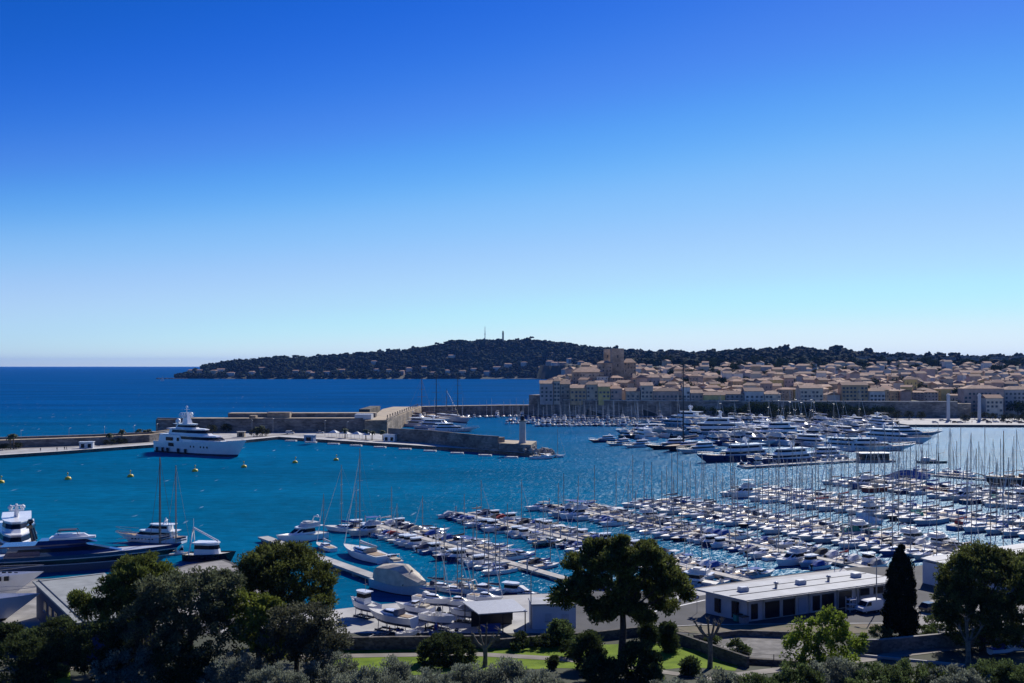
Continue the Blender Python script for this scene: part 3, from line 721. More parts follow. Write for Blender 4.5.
# ---------------------------------------------------------------- the old town
HV = []
for i, (w, d, h, hip) in enumerate([(7, 9, 10, 0), (9, 8, 11.5, 0), (11, 9, 9, 1), (8, 9, 13, 0), (13, 10, 10, 1), (6.5, 8, 9, 0), (10, 10, 14, 1), (14, 9, 11, 0), (9, 11, 7.5, 0)]):
    HV.append((w, d, h) + house_meshes(w, d, h, hip, True, f".v{i}"))
TCOL = ["white", "cream", "cream", "ochre", "pink", "grey", "stone", "stone", "cream", "yellow"]
TILES = [TILE, mat("old_brown_tiles", (.34, .215, .145), .92, var=.2, scale=.4, detail=8, objrand=.2, col2=(.23, .165, .125)), mat("pale_tiles", (.50, .335, .225), .92, var=.15, scale=.4, detail=8, objrand=.15)]
TNAME = ["terracotta", "brown", "pale orange"]
def house(px, Y, v, colr, ti, rz, label, group, name="house", z=None, sc=(1, 1, 1)):
    w, d, h, aw, ar, ac = v
    x = XD(px, Y); z = land(px, Y) if z is None else z
    rt = empty(name, (x, Y, z), rz, label, "house", group, sc)
    obj("wall", aw, rt, {0: PLASTERS[colr]}); rf = obj("roof", ar, rt, {0: TILES[ti]}); obj("chimney", ac, rf)
    return rt
ROWS = [(824, "first"), (842, "second"), (862, "third"), (884, "fourth"), (908, "fifth"), (936, "sixth"), (966, "seventh"), (1000, "eighth"), (1040, "ninth"), (1084, "tenth"), (1134, "eleventh"), (1190, "twelfth"), (1255, "thirteenth"), (1330, "fourteenth"), (1420, "fifteenth"), (1530, "sixteenth")]
NH = 0
FAR = MB(); FCOL = ["white", "cream", "ochre", "pink", "grey", "stone"]
def far_house(x, Y, z, w, d, h, a, ci, ti):
    """one house of the far mass: body and tiled roof"""
    FAR.box((x, Y, z + h / 2 - 1), (w, d, h + 2), a, ci)
    ca, sa = math.cos(a), math.sin(a); e = .4; rh = d * .23; hip = w * .28 if rng.random() < .5 else 0
    vs = [(-w / 2 - e, -d / 2 - e, h), (w / 2 + e, -d / 2 - e, h), (w / 2 + e, d / 2 + e, h), (-w / 2 - e, d / 2 + e, h), (-w / 2 - e + hip, 0, h + rh), (w / 2 + e - hip, 0, h + rh)]
    FAR.add([(x + p * ca - q * sa, Y + p * sa + q * ca, z + r) for p, q, r in vs], [(0, 1, 5, 4), (2, 3, 4, 5), (1, 2, 5), (3, 0, 4), (3, 2, 1, 0)], ti)
for Y0, rn in ROWS:
    px = 548 if Y0 < 880 else interp(Y0, [(870, 541), (960, 552), (1330, 582)]) + 1
    k = 0
    while px < 1046:
        v = rng.choice(HV); w = v[0]
        wpx = w / Y0 * F
        gap = rng.choice([-2, -1, 0, 1, 5]) if Y0 < 1100 else rng.choice([-1, 0, 2, 6, 14])
        c = px + wpx / 2
        Y = Y0 + rng.uniform(-10, 10)
        skip = (590 < c < 637 and 890 < Y0 < 960) or (Y0 < 850 and 905 < c < 1046)
        if not skip and rng.random() < (.95 if Y0 < 1200 else .72):
            colr = rng.choice(TCOL); ti = rng.choice([0, 1, 1, 2, 2]); rz = rng.choice([0, 0, 1.57, -.5, .8]) + rng.uniform(-.4, .4); hs_ = rng.uniform(.55, 1.15)
            if NH < 270:
                k += 1; NH += 1
                house(c, Y, v, colr, ti, rz, f"{colr} house with {TNAME[ti]} roof, {nth(k)} from left in {rn} row behind the rampart", "old town houses behind the rampart", sc=(1, 1, hs_))
            else:
                far_house(XD(c, Y), Y, land(c, Y), w * 1.1, v[1], v[2] * hs_, rz, rng.randrange(6), 6 + ti)
        px += wpx + gap
tag(FAR.build("far_town_houses", [PLASTERS[c] for c in FCOL] + TILES), "dense mass of small tiled houses climbing away behind the nearer rows", None, None, "stuff")
# waterfront fronts with windows of their own
WINP = MB(); WINP.box((0, 0, 0), (1.05, .12, 1.7)); WINPM = WINP.mesh("window", [WINF])
SHM = MB(); SHM.box((0, 0, 0), (.5, .1, 1.7)); SHMM = SHM.mesh("shutter", [mat("grey_blue_shutter", (.16, .21, .24), .7)])
def front(px0, px1, ytop, zb, Y, colr, ti, label, hip=0, fl=3.1):
    Y += rng.uniform(-2.5, 2.5); hip = rng.random() < .4
    x0, x1 = XD(px0, Y), XD(px1, Y); w = x1 - x0; h = ZY(ytop, Y) - zb; d = 11
    aw, ar, ac = house_meshes(w, d, h, hip, False, ".front")
    rt = empty("waterfront_house", ((x0 + x1) / 2, Y + d / 2, zb), 0, label, "house", "tall houses lining the rampart")
    wl = obj("wall", aw, rt, {0: PLASTERS[colr]}); rf = obj("roof", ar, rt, {0: TILES[ti]}); obj("chimney", ac, rf)
    for f_ in range(int((h - .6) / fl)):
        n_ = max(2, int(w / 3.0))
        for k in range(n_):
            if rng.random() < .2: continue
            o = obj("window", WINPM, rt); o.location = (-w / 2 + (k + .5) * w / n_, -d / 2 - .03, 1.9 + f_ * fl)
            for sx_ in (-.79, .79): obj("shutter", SHMM, o).location = (sx_, 0, 0)
for a in [(540, 553, 383.5, 12, 806, "grey", 2, "pale grey corner house with dark windows at the seaward end of the rampart"),
          (553.6, 560, 381, 12, 806, "cream", 1, "narrow cream house beside the pale corner house on the rampart"),
          (560.5, 570, 384, 12, 805, "stone", 1, "low stone house third along the rampart from the sea"),
          (570.5, 586, 388, 12, 803, "ochre", 2, "long ochre house with pale orange roof on the rampart below the castle"),
          (586.5, 598, 384.5, 12, 801, "cream", 1, "tall cream house on the rampart directly below the castle tower"),
          (598.5, 610, 386.5, 12, 799, "yellow", 2, "yellow house on the rampart below and right of the castle tower"),
          (610.5, 622, 388.5, 12, 797, "pink", 0, "pink house with terracotta roof right of the yellow house on the rampart"),
          (626, 640, 391, 12, 794, "stone", 1, "low stone house beside the shaded street gap on the rampart"),
          (641, 653, 385.5, 12, 792, "cream", 2, "cream house with pale orange roof left of the long pink front"),
          (653.5, 682, 391, 12, 790, "pink", 1, "long low pink front with brown roof in the middle of the rampart"),
          (683, 690, 387, 12, 787, "white", 2, "narrow white house behind the tall dark mast on the rampart"),
          (691, 703, 393, 12, 786, "pink", 2, "pink house just right of the tall dark mast on the rampart"),
          (703.5, 725, 395, 12, 785, "yellow", 1, "long yellow house with brown roof and a row of dark windows on the rampart"),
          (725.5, 744, 394, 12, 784, "grey", 1, "grey house right of the long yellow house on the rampart"),
          (745, 764, 391, 12, 783, "white", 1, "white house with brown roof on the rampart above the quay trees"),
          (765, 781, 394, 12, 782, "cream", 2, "low cream house with pale orange roof above the quay trees"),
          (800, 823, 388, 12, 800, "cream", 2, "cream house with tall front beside the gap in the rampart row"),
          (842, 868, 385, 12, 806, "ochre", 1, "broad ochre house with brown roof near the right end of the rampart"),
          (870, 885, 391, 12, 806, "white", 2, "small white house beside the broad ochre house on the rampart"),
          (964, 1004, 388.5, 2, 780, "pink", 2, "broad dusky pink house behind the right white pylon"),
          (1004.5, 1034, 389.5, 2, 782, "grey", 2, "pale grey house at the right edge behind the quay"),
          (986, 1003, 398, 2, 766, "cream", 0, "small cream house with terracotta roof in front of the dusky pink house")]:
    front(*a)
# castle with its two towers
def tower(px0, px1, ytop, zb, Y, label, cren=False):
    x0, x1 = XD(px0, Y), XD(px1, Y); w = x1 - x0; h = ZY(ytop, Y) - zb
    rt = empty("castle_tower" if not cren else "church_tower", ((x0 + x1) / 2, Y + w / 2, zb), 0, label, "tower")
    b = MB(); b.box((0, 0, h / 2), (w, w, h)); b.build("tower_body", CAS, rt)
    b = MB()
    for s_ in (-1, 1):
        b.box((0, s_ * (w / 2 - .4), h + .5), (w, .8, 1.0)); b.box((s_ * (w / 2 - .4), 0, h + .5), (.8, w - 1.6, 1.0))
    b.build("parapet", CAS, rt)
    for z in (h * .55, h * .8):
        o = obj("window", WINPM, rt); o.location = (0, -w / 2 - .03, z); o.scale = (1.1, 1, 1.5)
    b = MB(); b.tube([(0, 0, h + .1), (0, 0, h + 4)], .12, 5); b.build("flagpole", DARKM, rt)
CAS = stone_mat("castle_stone", (.50, .42, .33), .1, 1.2, .6, .2)
tower(611.5, 624, 349.5, 24, 915, "tall square sandstone tower standing right in front on the castle hill")
tower(604, 611.2, 350, 26, 935, "second sandstone tower partly hidden behind the left side of the tall one", True)
def block(name, px0, px1, ytop, zb, Y, d, ti, label, colr="stone"):
    x0, x1 = XD(px0, Y), XD(px1, Y); w = x1 - x0; h = ZY(ytop, Y) - zb
    aw, ar, ac = house_meshes(w, d, h, 1, True, "." + name)
    rt = empty(name, ((x0 + x1) / 2, Y + d / 2, zb), 0, label, "building")
    obj("wall", aw, rt, {0: CAS}); rf = obj("roof", ar, rt, {0: TILES[ti]}); obj("chimney", ac, rf)
block("castle", 573, 604, 372, 16, 890, 20, 2, "long low castle wing with pale orange roof left of the sandstone tower")
block("castle", 598, 612, 363, 20, 905, 9, 2, "small castle wing with tiled roof against the foot of the tower")
block("cathedral", 624, 636, 362.5, 20, 922, 16, 1, "tall stone church body just right of the sandstone tower")
block("town_hall", 633, 636.5, 378, 12, 850, 16, 1, "narrow tall stone house closing the shaded street below the castle")
# pale apartment blocks on the far slope
k = 0
for Y0, n_, py in ((1900, 15, 362), (2150, 14, 358.5)):
    for i in range(n_):
        px = 866 + i * 11.5 + rng.uniform(-3, 3) + (5 if Y0 > 2000 else 0); w = rng.uniform(14, 26); k += 1
        hgt = rng.choice([9, 12, 15]); zb = land(px, Y0)
        rt = empty("apartment_block", (XD(px, Y0), Y0, zb), rng.uniform(-.3, .3), f"pale grey flat roofed apartment block on the slope, {nth(i + 1)} from left in {'lower' if Y0 < 2000 else 'upper'} line", "building", "apartment blocks on the slope behind the town")
        b = MB(); b.box((0, 0, hgt / 2 - 1), (w, 12, hgt + 2))
        for f_ in range(int(hgt / 3)):
            b.box((0, -6.03, 1.6 + f_ * 3), (w * .92, .1, 1.3), 0, 1)
        b.build("wall", [PLASTERS["grey"], WINF], rt)
        b = MB(); b.box((0, 0, hgt + .25), (w + .6, 12.6, .5)); b.box((w * .2, 2, hgt + 1.3), (4, 3, 1.6)); b.build("roof", CONCD, rt)
# trees between the houses and on the quay
CITYT = mat("town_tree_foliage", (.035, .055, .02), .95, var=.3, scale=.3, island=.45, transl=.15, spec=.05)
CITYO = mat("olive_town_foliage", (.075, .085, .045), .95, var=.3, scale=.3, island=.4, transl=.15, spec=.05)
def mid_tree_meshes(r, h, flat, m, n=26, per=26, ls=.95, key=""):
    C, D, l_, w_ = clump_cloud([((0, 0, h), (r, r, r * flat), 1)], n, per, r * .42, ls, ls * .55, flat=.8, inner=.35)
    b = MB(); b.tube([(0, 0, -1), (.1, 0, h * .6), (0, .1, h)], [.3, .24, .12], 6)
    return leaf_mesh("mid_crown" + key, C, D, l_, w_, [m]), b.mesh("mid_trunk" + key, [TRUNKF])
MT = [mid_tree_meshes(4.2, 5.0, .62, CITYT, key=".a"), mid_tree_meshes(5.2, 5.4, .5, CITYT, 34, 28, key=".b"), mid_tree_meshes(3.0, 3.0, .7, CITYO, 22, 24, .8, key=".c"), mid_tree_meshes(3.6, 5.5, 1.0, CITYT, 26, 26, key=".d")]
def mid_tree(px, Y, z, k, label, group, s=1.0, name="tree", cat="tree"):
    rt = empty(name, (XD(px, Y), Y, z), rng.uniform(0, 6), label, cat, group, s)
    obj("crown", MT[k][0], rt); obj("trunk", MT[k][1], rt)
for i, px in enumerate([694, 703, 713, 722, 731, 741, 750, 759, 768, 777, 786, 797, 806, 815, 824, 833, 842, 851, 860, 869, 878, 887]):
    s_ = 1.35 if px < 690 or 745 < px < 775 or 795 < px < 850 else 1.05
    mid_tree(px + rng.uniform(-2, 2), rng.uniform(748, 757) - max(0, 740 - px) * -.08, 1.7, rng.choice([0, 1, 1]), f"dark leafy tree in front of the rampart, {nth(i + 1)} from left in the quay line", "dark trees lining the rampart quay", s_)
for i, px in enumerate([772, 783, 796, 808, 818, 832, 846, 858, 871, 884, 897, 909, 921]):
    mid_tree(px, rng.uniform(731, 739), 1.7, 2, f"low olive green tree before the dark row, {nth(i + 1)} from left", "small olive trees along the quay", rng.uniform(.95, 1.25))
for i, (px, Y) in enumerate([(957, 790), (965, 700), (985, 735), (993, 720), (1003, 705), (1012, 712), (1021, 700), (1018, 770), (1026, 758), (975, 740)]):
    mid_tree(px, Y, 1.8, 2 if Y < 760 else 1, f"bushy tree behind the quay plaza at the right, {nth(i + 1)} counting by rows", "trees behind the quay plaza", 1.0 if Y < 760 else 1.4)
for i in range(150):
    px = rng.uniform(640, 1030); Y = rng.choice([865, 897, 936, 983, 1040, 1110, 1165, 1225, 1290, 1310, 1380, 1430, 1480, 1550, 1620, 1700]) + rng.uniform(-6, 6)
    mid_tree(px, Y, land(px, Y), rng.choice([0, 1, 3]), "dark tree crown rising between tiled roofs of the old town", "trees between the old town roofs", rng.uniform(.9, 1.5) * (1 + max(0, Y - 1200) / 900))

# right hand quay: pylons, and lamp posts
for px, side in ((948.3, "left"), (979.3, "right")):
    p = W(px, 421, 1.7); rt = empty("quay_pylon", p, 0, f"tall white square pylon on the far quay, {side} one of the pair", "pylon", "white pylons on the far quay")
    b = MB(); b.box((0, 0, 9), (1.8, 1.8, 18), 0, 0, .92); b.build("shaft", GREYP, rt)
    b = MB(); b.box((0, 0, 18.5), (2.1, 2.1, .9)); b.box((0, 0, 19.5), (1.2, 1.2, .8)); b.build("cap", GREYP, rt)
    b = MB(); b.box((0, 0, .4), (3.2, 3.2, .8)); b.build("base", CONC, rt)
LAMP = []
b = MB(); b.tube([(0, 0, 0), (0, 0, 8.4)], [.11, .07], 6); LAMP.append(b.mesh("lamp_pole", [STEEL]))
b = MB(); b.tube([(0, 0, 8.4), (.5, 0, 8.75), (1.4, 0, 8.8)], .06, 5); LAMP.append(b.mesh("lamp_arm", [STEEL]))
b = MB(); b.box((1.5, 0, 8.76), (.8, .32, .16)); LAMP.append(b.mesh("lamp_head", [GREYP]))
def lamp(p, rz, label, group="lamp posts along the quays", s=1):
    rt = empty("street_lamp", p, rz, label, "street lamp", group, s)
    for n_, m_ in zip(("pole", "arm", "lamp_head"), LAMP): obj(n_, m_, rt)
for i, (px, py) in enumerate([(21, 448.5), (69, 445.5), (104.5, 443.5), (134, 442), (157, 440), (176, 437), (252, 435.5), (273, 433.5), (325, 436), (347, 437.5), (427, 442.3), (1000, 420), (966, 421)]):
    lamp(W(px, py, 1.6), rng.uniform(-.4, .4) + 1.6, f"thin grey lamp post on the {'outer' if px < 500 else 'far right'} quay, {nth(i + 1) if px < 500 else nth(i - 10)} from the left")

# palms on the quay
PALMF = mat("palm_frond_leaf", (.05, .075, .02), .85, var=.2, scale=2, transl=.2)
PALMT = mat("palm_trunk_bark", (.13, .10, .07), .95, var=.25, scale=6)
def palm(p, h, label, group="palm trees on the outer quay"):
    rt = empty("palm_tree", p, rng.uniform(0, 6), label, "palm tree", group)
    b = MB(); b.tube([(0, 0, -.3), (.12, .05, h * .5), (.05, 0, h)], [.34, .26, .24], 7); b.build("trunk", PALMT, rt)
    b = MB()
    for k in range(24):
        a = k * 2.399; el = rng.uniform(-.35, 1.1); L_ = rng.uniform(1.9, 2.6); pr = []
        for t in (0, .35, .7, 1):
            rr = L_ * t * math.cos(el) ; zz = h + L_ * t * math.sin(el) - 1.5 * t * t
            pr.append((rr, zz))
        ca, sa = math.cos(a), math.sin(a)
        for i in range(3):
            w0, w1 = (.5, .62, .5, .08)[i], (.5, .62, .5, .08)[i + 1]
            b.add([(pr[i][0] * ca - w0 * sa, pr[i][0] * sa + w0 * ca, pr[i][1] - .2), (pr[i][0] * ca, pr[i][0] * sa, pr[i][1]), (pr[i + 1][0] * ca, pr[i + 1][0] * sa, pr[i + 1][1]), (pr[i + 1][0] * ca - w1 * sa, pr[i + 1][0] * sa + w1 * ca, pr[i + 1][1] - .2),
                   (pr[i][0] * ca + w0 * sa, pr[i][0] * sa - w0 * ca, pr[i][1] - .2), (pr[i + 1][0] * ca + w1 * sa, pr[i + 1][0] * sa - w1 * ca, pr[i + 1][1] - .2)], [(0, 1, 2, 3), (1, 4, 5, 2)])
    b.build("fronds", PALMF, rt)
for i, (px, py, h) in enumerate([(10.5, 449, 6.5), (13.5, 449.3, 7), (109.5, 444.2, 5.2), (122, 443.2, 6.6), (139, 441.5, 6.2), (145, 441.2, 5.6), (149, 441, 5.8), (257, 436.2, 4.8), (262, 436, 5.4), (345, 438.4, 5), (366, 439.5, 5), (372, 440.3, 4.6), (383, 440.6, 5)]):
    palm(W(px, py, 1.6), h, f"small palm on the outer quay, {nth(i + 1)} from the left")
for i, (px, py, s_) in enumerate([(2, 450, .55), (6, 450, .6), (16, 449, .6), (19, 448.6, .55), (106, 445, .5), (112, 444.8, .55), (119, 444, .6), (125, 443.6, .5), (254, 436.6, .85), (260, 436.3, .9), (266, 436, .8), (192, 434, .9), (212, 433.6, 1.0), (226, 432.6, 1.0), (236, 432, .9)]):
    mid_tree(px, W(px, py, 1.6).y, 1.5, 2, f"dark rounded shrub on the outer quay, {nth(i + 1)} clump counting from the left", "shrubs on the outer quay", s_, "shrub", "shrub")
# ---------------------------------------------------------------- boats (bow towards +x, waterline at z = 0)
def hull(L, B, fb, fs, d, mi=(0, 1, 2), rake=.10, full=2.4, transom=.82, n=12, levels=((.10, 1),), deckdrop=0.0, deck=True, flare=.86):
    """hull side 0, boot top / antifouling 1, deck 2; levels: (fraction of the freeboard below which a band is painted, slot)"""
    b = MB(); rings = []
    fr = [0.0] + [l[0] for l in levels] + [1.0]
    for i in range(n):
        t = i / (n - 1); t = 1 - (1 - t) ** 1.25
        hb = B / 2 * (1 - max(0, (t - .42) / .58) ** full) * (transom + (1 - transom) * min(1, t / .3)); hb = max(hb, .02)
        sh = fs + (fb - fs) * t ** 2
        xg, xw = -L / 2 + L * t, -L / 2 + L * (t * (1 - rake))
        kz = -d * (1 - max(0, (t - .6) / .4) ** 2 * .9)
        pts = [(xw, 0, kz), (xw, hb * flare * .75, kz * .55)]
        for q in fr:
            w_ = hb * (flare + (1 - flare) * q ** .7) * (1 if t < .98 else .6 + .4 * q)
            pts.append((xw + (xg - xw) * q, w_, sh * q))
        rings.append(pts)
    m = len(rings[0]); slots = [mi[1], mi[1]] + [l[1] for l in levels] + [mi[0]]
    for s_ in (1, -1):
        for i in range(n - 1):
            for k in range(m - 1):
                q = [rings[i][k], rings[i + 1][k], rings[i + 1][k + 1], rings[i][k + 1]]
                q = [(p[0], p[1] * s_, p[2]) for p in q]
                b.add(q if s_ < 0 else q[::-1], [(0, 1, 2, 3)], slots[k], True)
    tr = [(p[0], p[1], p[2]) for p in rings[0]] + [(p[0], -p[1], p[2]) for p in rings[0][::-1][:-1]]
    b.add(tr, [tuple(range(len(tr)))], mi[0])
    if deck:
        for i in range(n - 1):
            a, c = rings[i][-1], rings[i + 1][-1]; k = .94
            def dk(rr):
                g_, w_ = rr[-1], rr[2]; q = 1 - deckdrop / max(.1, g_[2]); q = max(q, .1)
                return (w_[0] + (g_[0] - w_[0]) * q, (w_[1] + (g_[1] - w_[1]) * q) * k, g_[2] * q)
            e, h_ = dk(rings[i]), dk(rings[i + 1])
            b.add([e, h_, (h_[0], -h_[1], h_[2]), (e[0], -e[1], e[2])], [(3, 2, 1, 0)], mi[2])
            if deckdrop or True:   # the gunwale
                for s_ in (1, -1):
                    b.add([(a[0], a[1] * s_, a[2]), (c[0], c[1] * s_, c[2]), (h_[0], h_[1] * s_, h_[2]), (e[0], e[1] * s_, e[2])], [(0, 1, 2, 3) if s_ < 0 else (3, 2, 1, 0)], mi[0])
    return b
def plan(x0, x1, B, nose=.55):
    L = x1 - x0
    return [(x0, -B / 2), (x0 + L * nose, -B / 2), (x0 + L * (nose + (1 - nose) * .6), -B * .38), (x1, -B * .16), (x1, B * .16), (x0 + L * (nose + (1 - nose) * .6), B * .38), (x0 + L * nose, B / 2), (x0, B / 2)]
def tierp(x0, x1, B, rake, back, k, nose=.55, grow=0.0, shr=.10):
    """plan of a deck house at height fraction k"""
    p = plan(x0 + back * k - grow, x1 - rake * k + grow, B * (1 - shr * k) + 2 * grow, nose); return p
def tier(b, x0, x1, B, z0, z1, rake=1.0, back=.3, nose=.55, mi=0, shr=.10):
    b.prism(tierp(x0, x1, B, rake, back, 0, nose, 0, shr), z0, z1, mi, tierp(x0, x1, B, rake, back, 1, nose, 0, shr))
def band(b, x0, x1, B, z0, z1, k0, k1, rake=1.0, back=.3, nose=.55, mi=0, g_=.02, shr=.10):
    """a strip of glass lying just outside a deck house wall"""
    b.prism(tierp(x0, x1, B, rake, back, k0, nose, g_, shr), z0 + (z1 - z0) * k0, z0 + (z1 - z0) * k1, mi, tierp(x0, x1, B, rake, back, k1, nose, g_, shr))

class Boat:
    def __init__(s): s.parts = []
    def add(s, name, b, mats, parent=None, merge=False): s.parts.append((name, b.mesh(name, mats, merge), parent)); return s
def spawn(t, name, loc, rz, label, cat, group, s=1.0, over=None, drop=()):
    rt = empty(name, loc, rz, label, cat, group, s); made = {}
    for n_, me_, par in t.parts:
        if n_ in drop or par in drop: continue
        o = obj(n_, me_, made.get(par, rt), (over or {}).get(n_)); made[n_] = o
    return rt

def outboard():
    b = MB(); b.box((0, 0, .55), (.5, .42, .55), 0, 0, .8); b.box((.05, 0, .05), (.22, .16, .7)); return b
def frame_tubes(b, x0, x1, w, z0, z1, r=.025):
    for x in (x0, x1):
        b.tube([(x, -w / 2, z0), (x, -w / 2, z1), (x, w / 2, z1), (x, w / 2, z0)], r, 5)
# open motorboat with console
def m_open(L=6.2, B=2.3):
    t = Boat(); t.add("hull", hull(L, B, 1.05, .75, .4, deckdrop=.28), [WHITE, ANTIF, DECK])
    b = MB(); b.box((.1, 0, .85), (.8, .75, .8), 0, 0, .8); b.box((-.75, 0, .7), (.5, 1.0, .5)); b.box((-L * .4, 0, .62), (.55, B * .62, .35)); t.add("console", b, [WHITE2])
    b = MB(); b.add([(.45, -.4, 1.25), (.45, .4, 1.25), (.2, .34, 1.75), (.2, -.34, 1.75)], [(0, 1, 2, 3)]); b.add([(.45, -.4, 1.25), (.45, -.39, 1.25), (.2, -.34, 1.75), (-.1, -.4, 1.3)], [(0, 1, 2, 3)]); t.add("windscreen", b, [GLASSD])
    o = outboard(); o.v = [(x - L / 2 - .15, y, z + .35) for x, y, z in o.v]; t.add("outboard_motor", o, [BLACKC])
    b = MB(); b.prism(plan(-1.6, .7, 1.9, .9), 2.05, 2.12, 0, plan(-1.5, .6, 1.6, .9)); t.add("bimini", b, [BLUEC])
    b = MB(); frame_tubes(b, -1.4, .4, 1.8, .75, 2.05); t.add("bimini_frame", b, [STEEL], "bimini"); return t
# cuddy boat under a cover
def m_cover(L=7.0, B=2.5):
    t = Boat(); t.add("hull", hull(L, B, 1.15, .85, .45, deckdrop=.1), [WHITE, ANTIF, DECK])
    b = MB(); tier(b, -.6, L * .34, B * .66, 1.0, 1.5, 1.6, .1, .4); t.add("cuddy", b, [WHITE])
    b = MB(); band(b, -.6, L * .34, B * .66, 1.0, 1.5, .3, .75, 1.6, .1, .4); t.add("windows", b, [GLASSD], "cuddy")
    b = MB(); x = -L * .46
    b.loft([[(x, -B * .42, .85), (x, -B * .2, 1.1), (x, B * .2, 1.1), (x, B * .42, .85)], [(x + 1.3, -B * .45, .95), (x + 1.3, -B * .18, 1.75), (x + 1.3, B * .18, 1.75), (x + 1.3, B * .45, .95)], [(-.4, -B * .44, 1.02), (-.4, -B * .25, 2.0), (-.4, B * .25, 2.0), (-.4, B * .44, 1.02)], [(.7, -B * .34, 1.3), (.7, -B * .2, 1.5), (.7, B * .2, 1.5), (.7, B * .34, 1.3)]], 0); t.add("cockpit_cover", b, [BLUEC])
    o = outboard(); o.v = [(x_ - L / 2 - .15, y, z + .4) for x_, y, z in o.v]; t.add("outboard_motor", o, [BLACKC]); return t
# wheelhouse fishing boat
def m_wheel(L=7.6, B=2.7):
    t = Boat(); t.add("hull", hull(L, B, 1.35, .8, .5, deckdrop=.25), [WHITE, ANTIF, DECK])
    b = MB(); tier(b, -1.1, 1.9, B * .66, .7, 2.5, .35, .1, .7); b.prism(plan(-1.6, 1.75, B * .72, .75), 2.5, 2.6); t.add("wheelhouse", b, [WHITE])
    b = MB(); band(b, -1.1, 1.9, B * .66, .7, 2.5, .52, .86, .35, .1, .7); t.add("windows", b, [GLASSD], "wheelhouse")
    b = MB(); tier(b, 1.5, L * .4, B * .55, 1.0, 1.45, .9, .1, .3); t.add("fore_cabin", b, [WHITE])
    b = MB(); b.tube([(-.4, 0, 2.6), (-.4, 0, 4.4)], .04, 5); b.tube([(-.4, -.5, 3.6), (-.4, .5, 3.6)], .03, 5); t.add("antenna_mast", b, [ALU]); return t
# flybridge cruiser
def m_fly(L=11.5, B=3.8):
    t = Boat(); t.add("hull", hull(L, B, 1.9, 1.25, .7, deckdrop=.12), [WHITE, ANTIF, DECK])
    b = MB(); tier(b, -L * .22, L * .27, B * .8, 1.4, 2.75, 2.2, .2, .5); b.prism(plan(-L * .40, L * .10, B * .84, .7), 2.75, 2.88); t.add("deckhouse", b, [WHITE])
    b = MB(); band(b, -L * .22, L * .27, B * .8, 1.4, 2.75, .35, .86, 2.2, .2, .5); t.add("windows", b, [GLASSD], "deckhouse")
    b = MB(); tier(b, -L * .33, L * .04, B * .72, 2.88, 3.6, .7, .1, .7); b.box((-1.6, 0, 3.6), (1.4, 1.6, .5)); t.add("flybridge", b, [WHITE2])
    b = MB(); b.tube([(-L * .3, -1.2, 3.4), (-L * .34, -1.1, 4.5), (-L * .34, 1.1, 4.5), (-L * .3, 1.2, 3.4)], .09, 6); b.rev([(.3, 0), (.34, .2), (.1, .4)], 8, (-L * .34, 0, 4.55)); t.add("radar_arch", b, [WHITE])
    b = MB(); b.prism(plan(-L * .3, L * .02, B * .62, .85), 4.75, 4.83, 0, plan(-L * .29, L * .01, B * .5, .85)); t.add("bimini", b, [BLUEC])
    b = MB(); frame_tubes(b, -L * .28, -.2, B * .56, 3.5, 4.75); t.add("bimini_frame", b, [STEEL], "bimini"); return t
# low sports cruiser
def m_sport(L=10.0, B=3.2):
    t = Boat(); t.add("hull", hull(L, B, 1.45, 1.0, .6, rake=.16, full=2.0, deckdrop=.08), [WHITE, ANTIF, DECK])
    b = MB(); tier(b, -L * .08, L * .30, B * .74, 1.15, 1.95, 2.6, -.2, .35); t.add("coachroof", b, [WHITE])
    b = MB(); band(b, -L * .08, L * .30, B * .74, 1.15, 1.95, .5, .95, 2.6, -.2, .35); t.add("windows", b, [GLASSD], "coachroof")
    b = MB(); b.box((-L * .26, 0, 1.15), (2.2, B * .7, .45)); b.box((-L * .46, 0, .8), (.7, B * .8, .35)); t.add("cockpit_seats", b, [BEIGEC])
    b = MB(); b.tube([(-L * .2, -B * .45, 1.1), (-L * .26, -B * .36, 2.3), (-L * .26, B * .36, 2.3), (-L * .2, B * .45, 1.1)], .1, 6); t.add("radar_arch", b, [WHITE])
    b = MB(); b.prism(plan(-L * .36, -L * .02, B * .72, .9), 2.3, 2.38, 0, plan(-L * .35, -L * .03, B * .55, .9)); t.add("bimini", b, [NAVYC]); return t
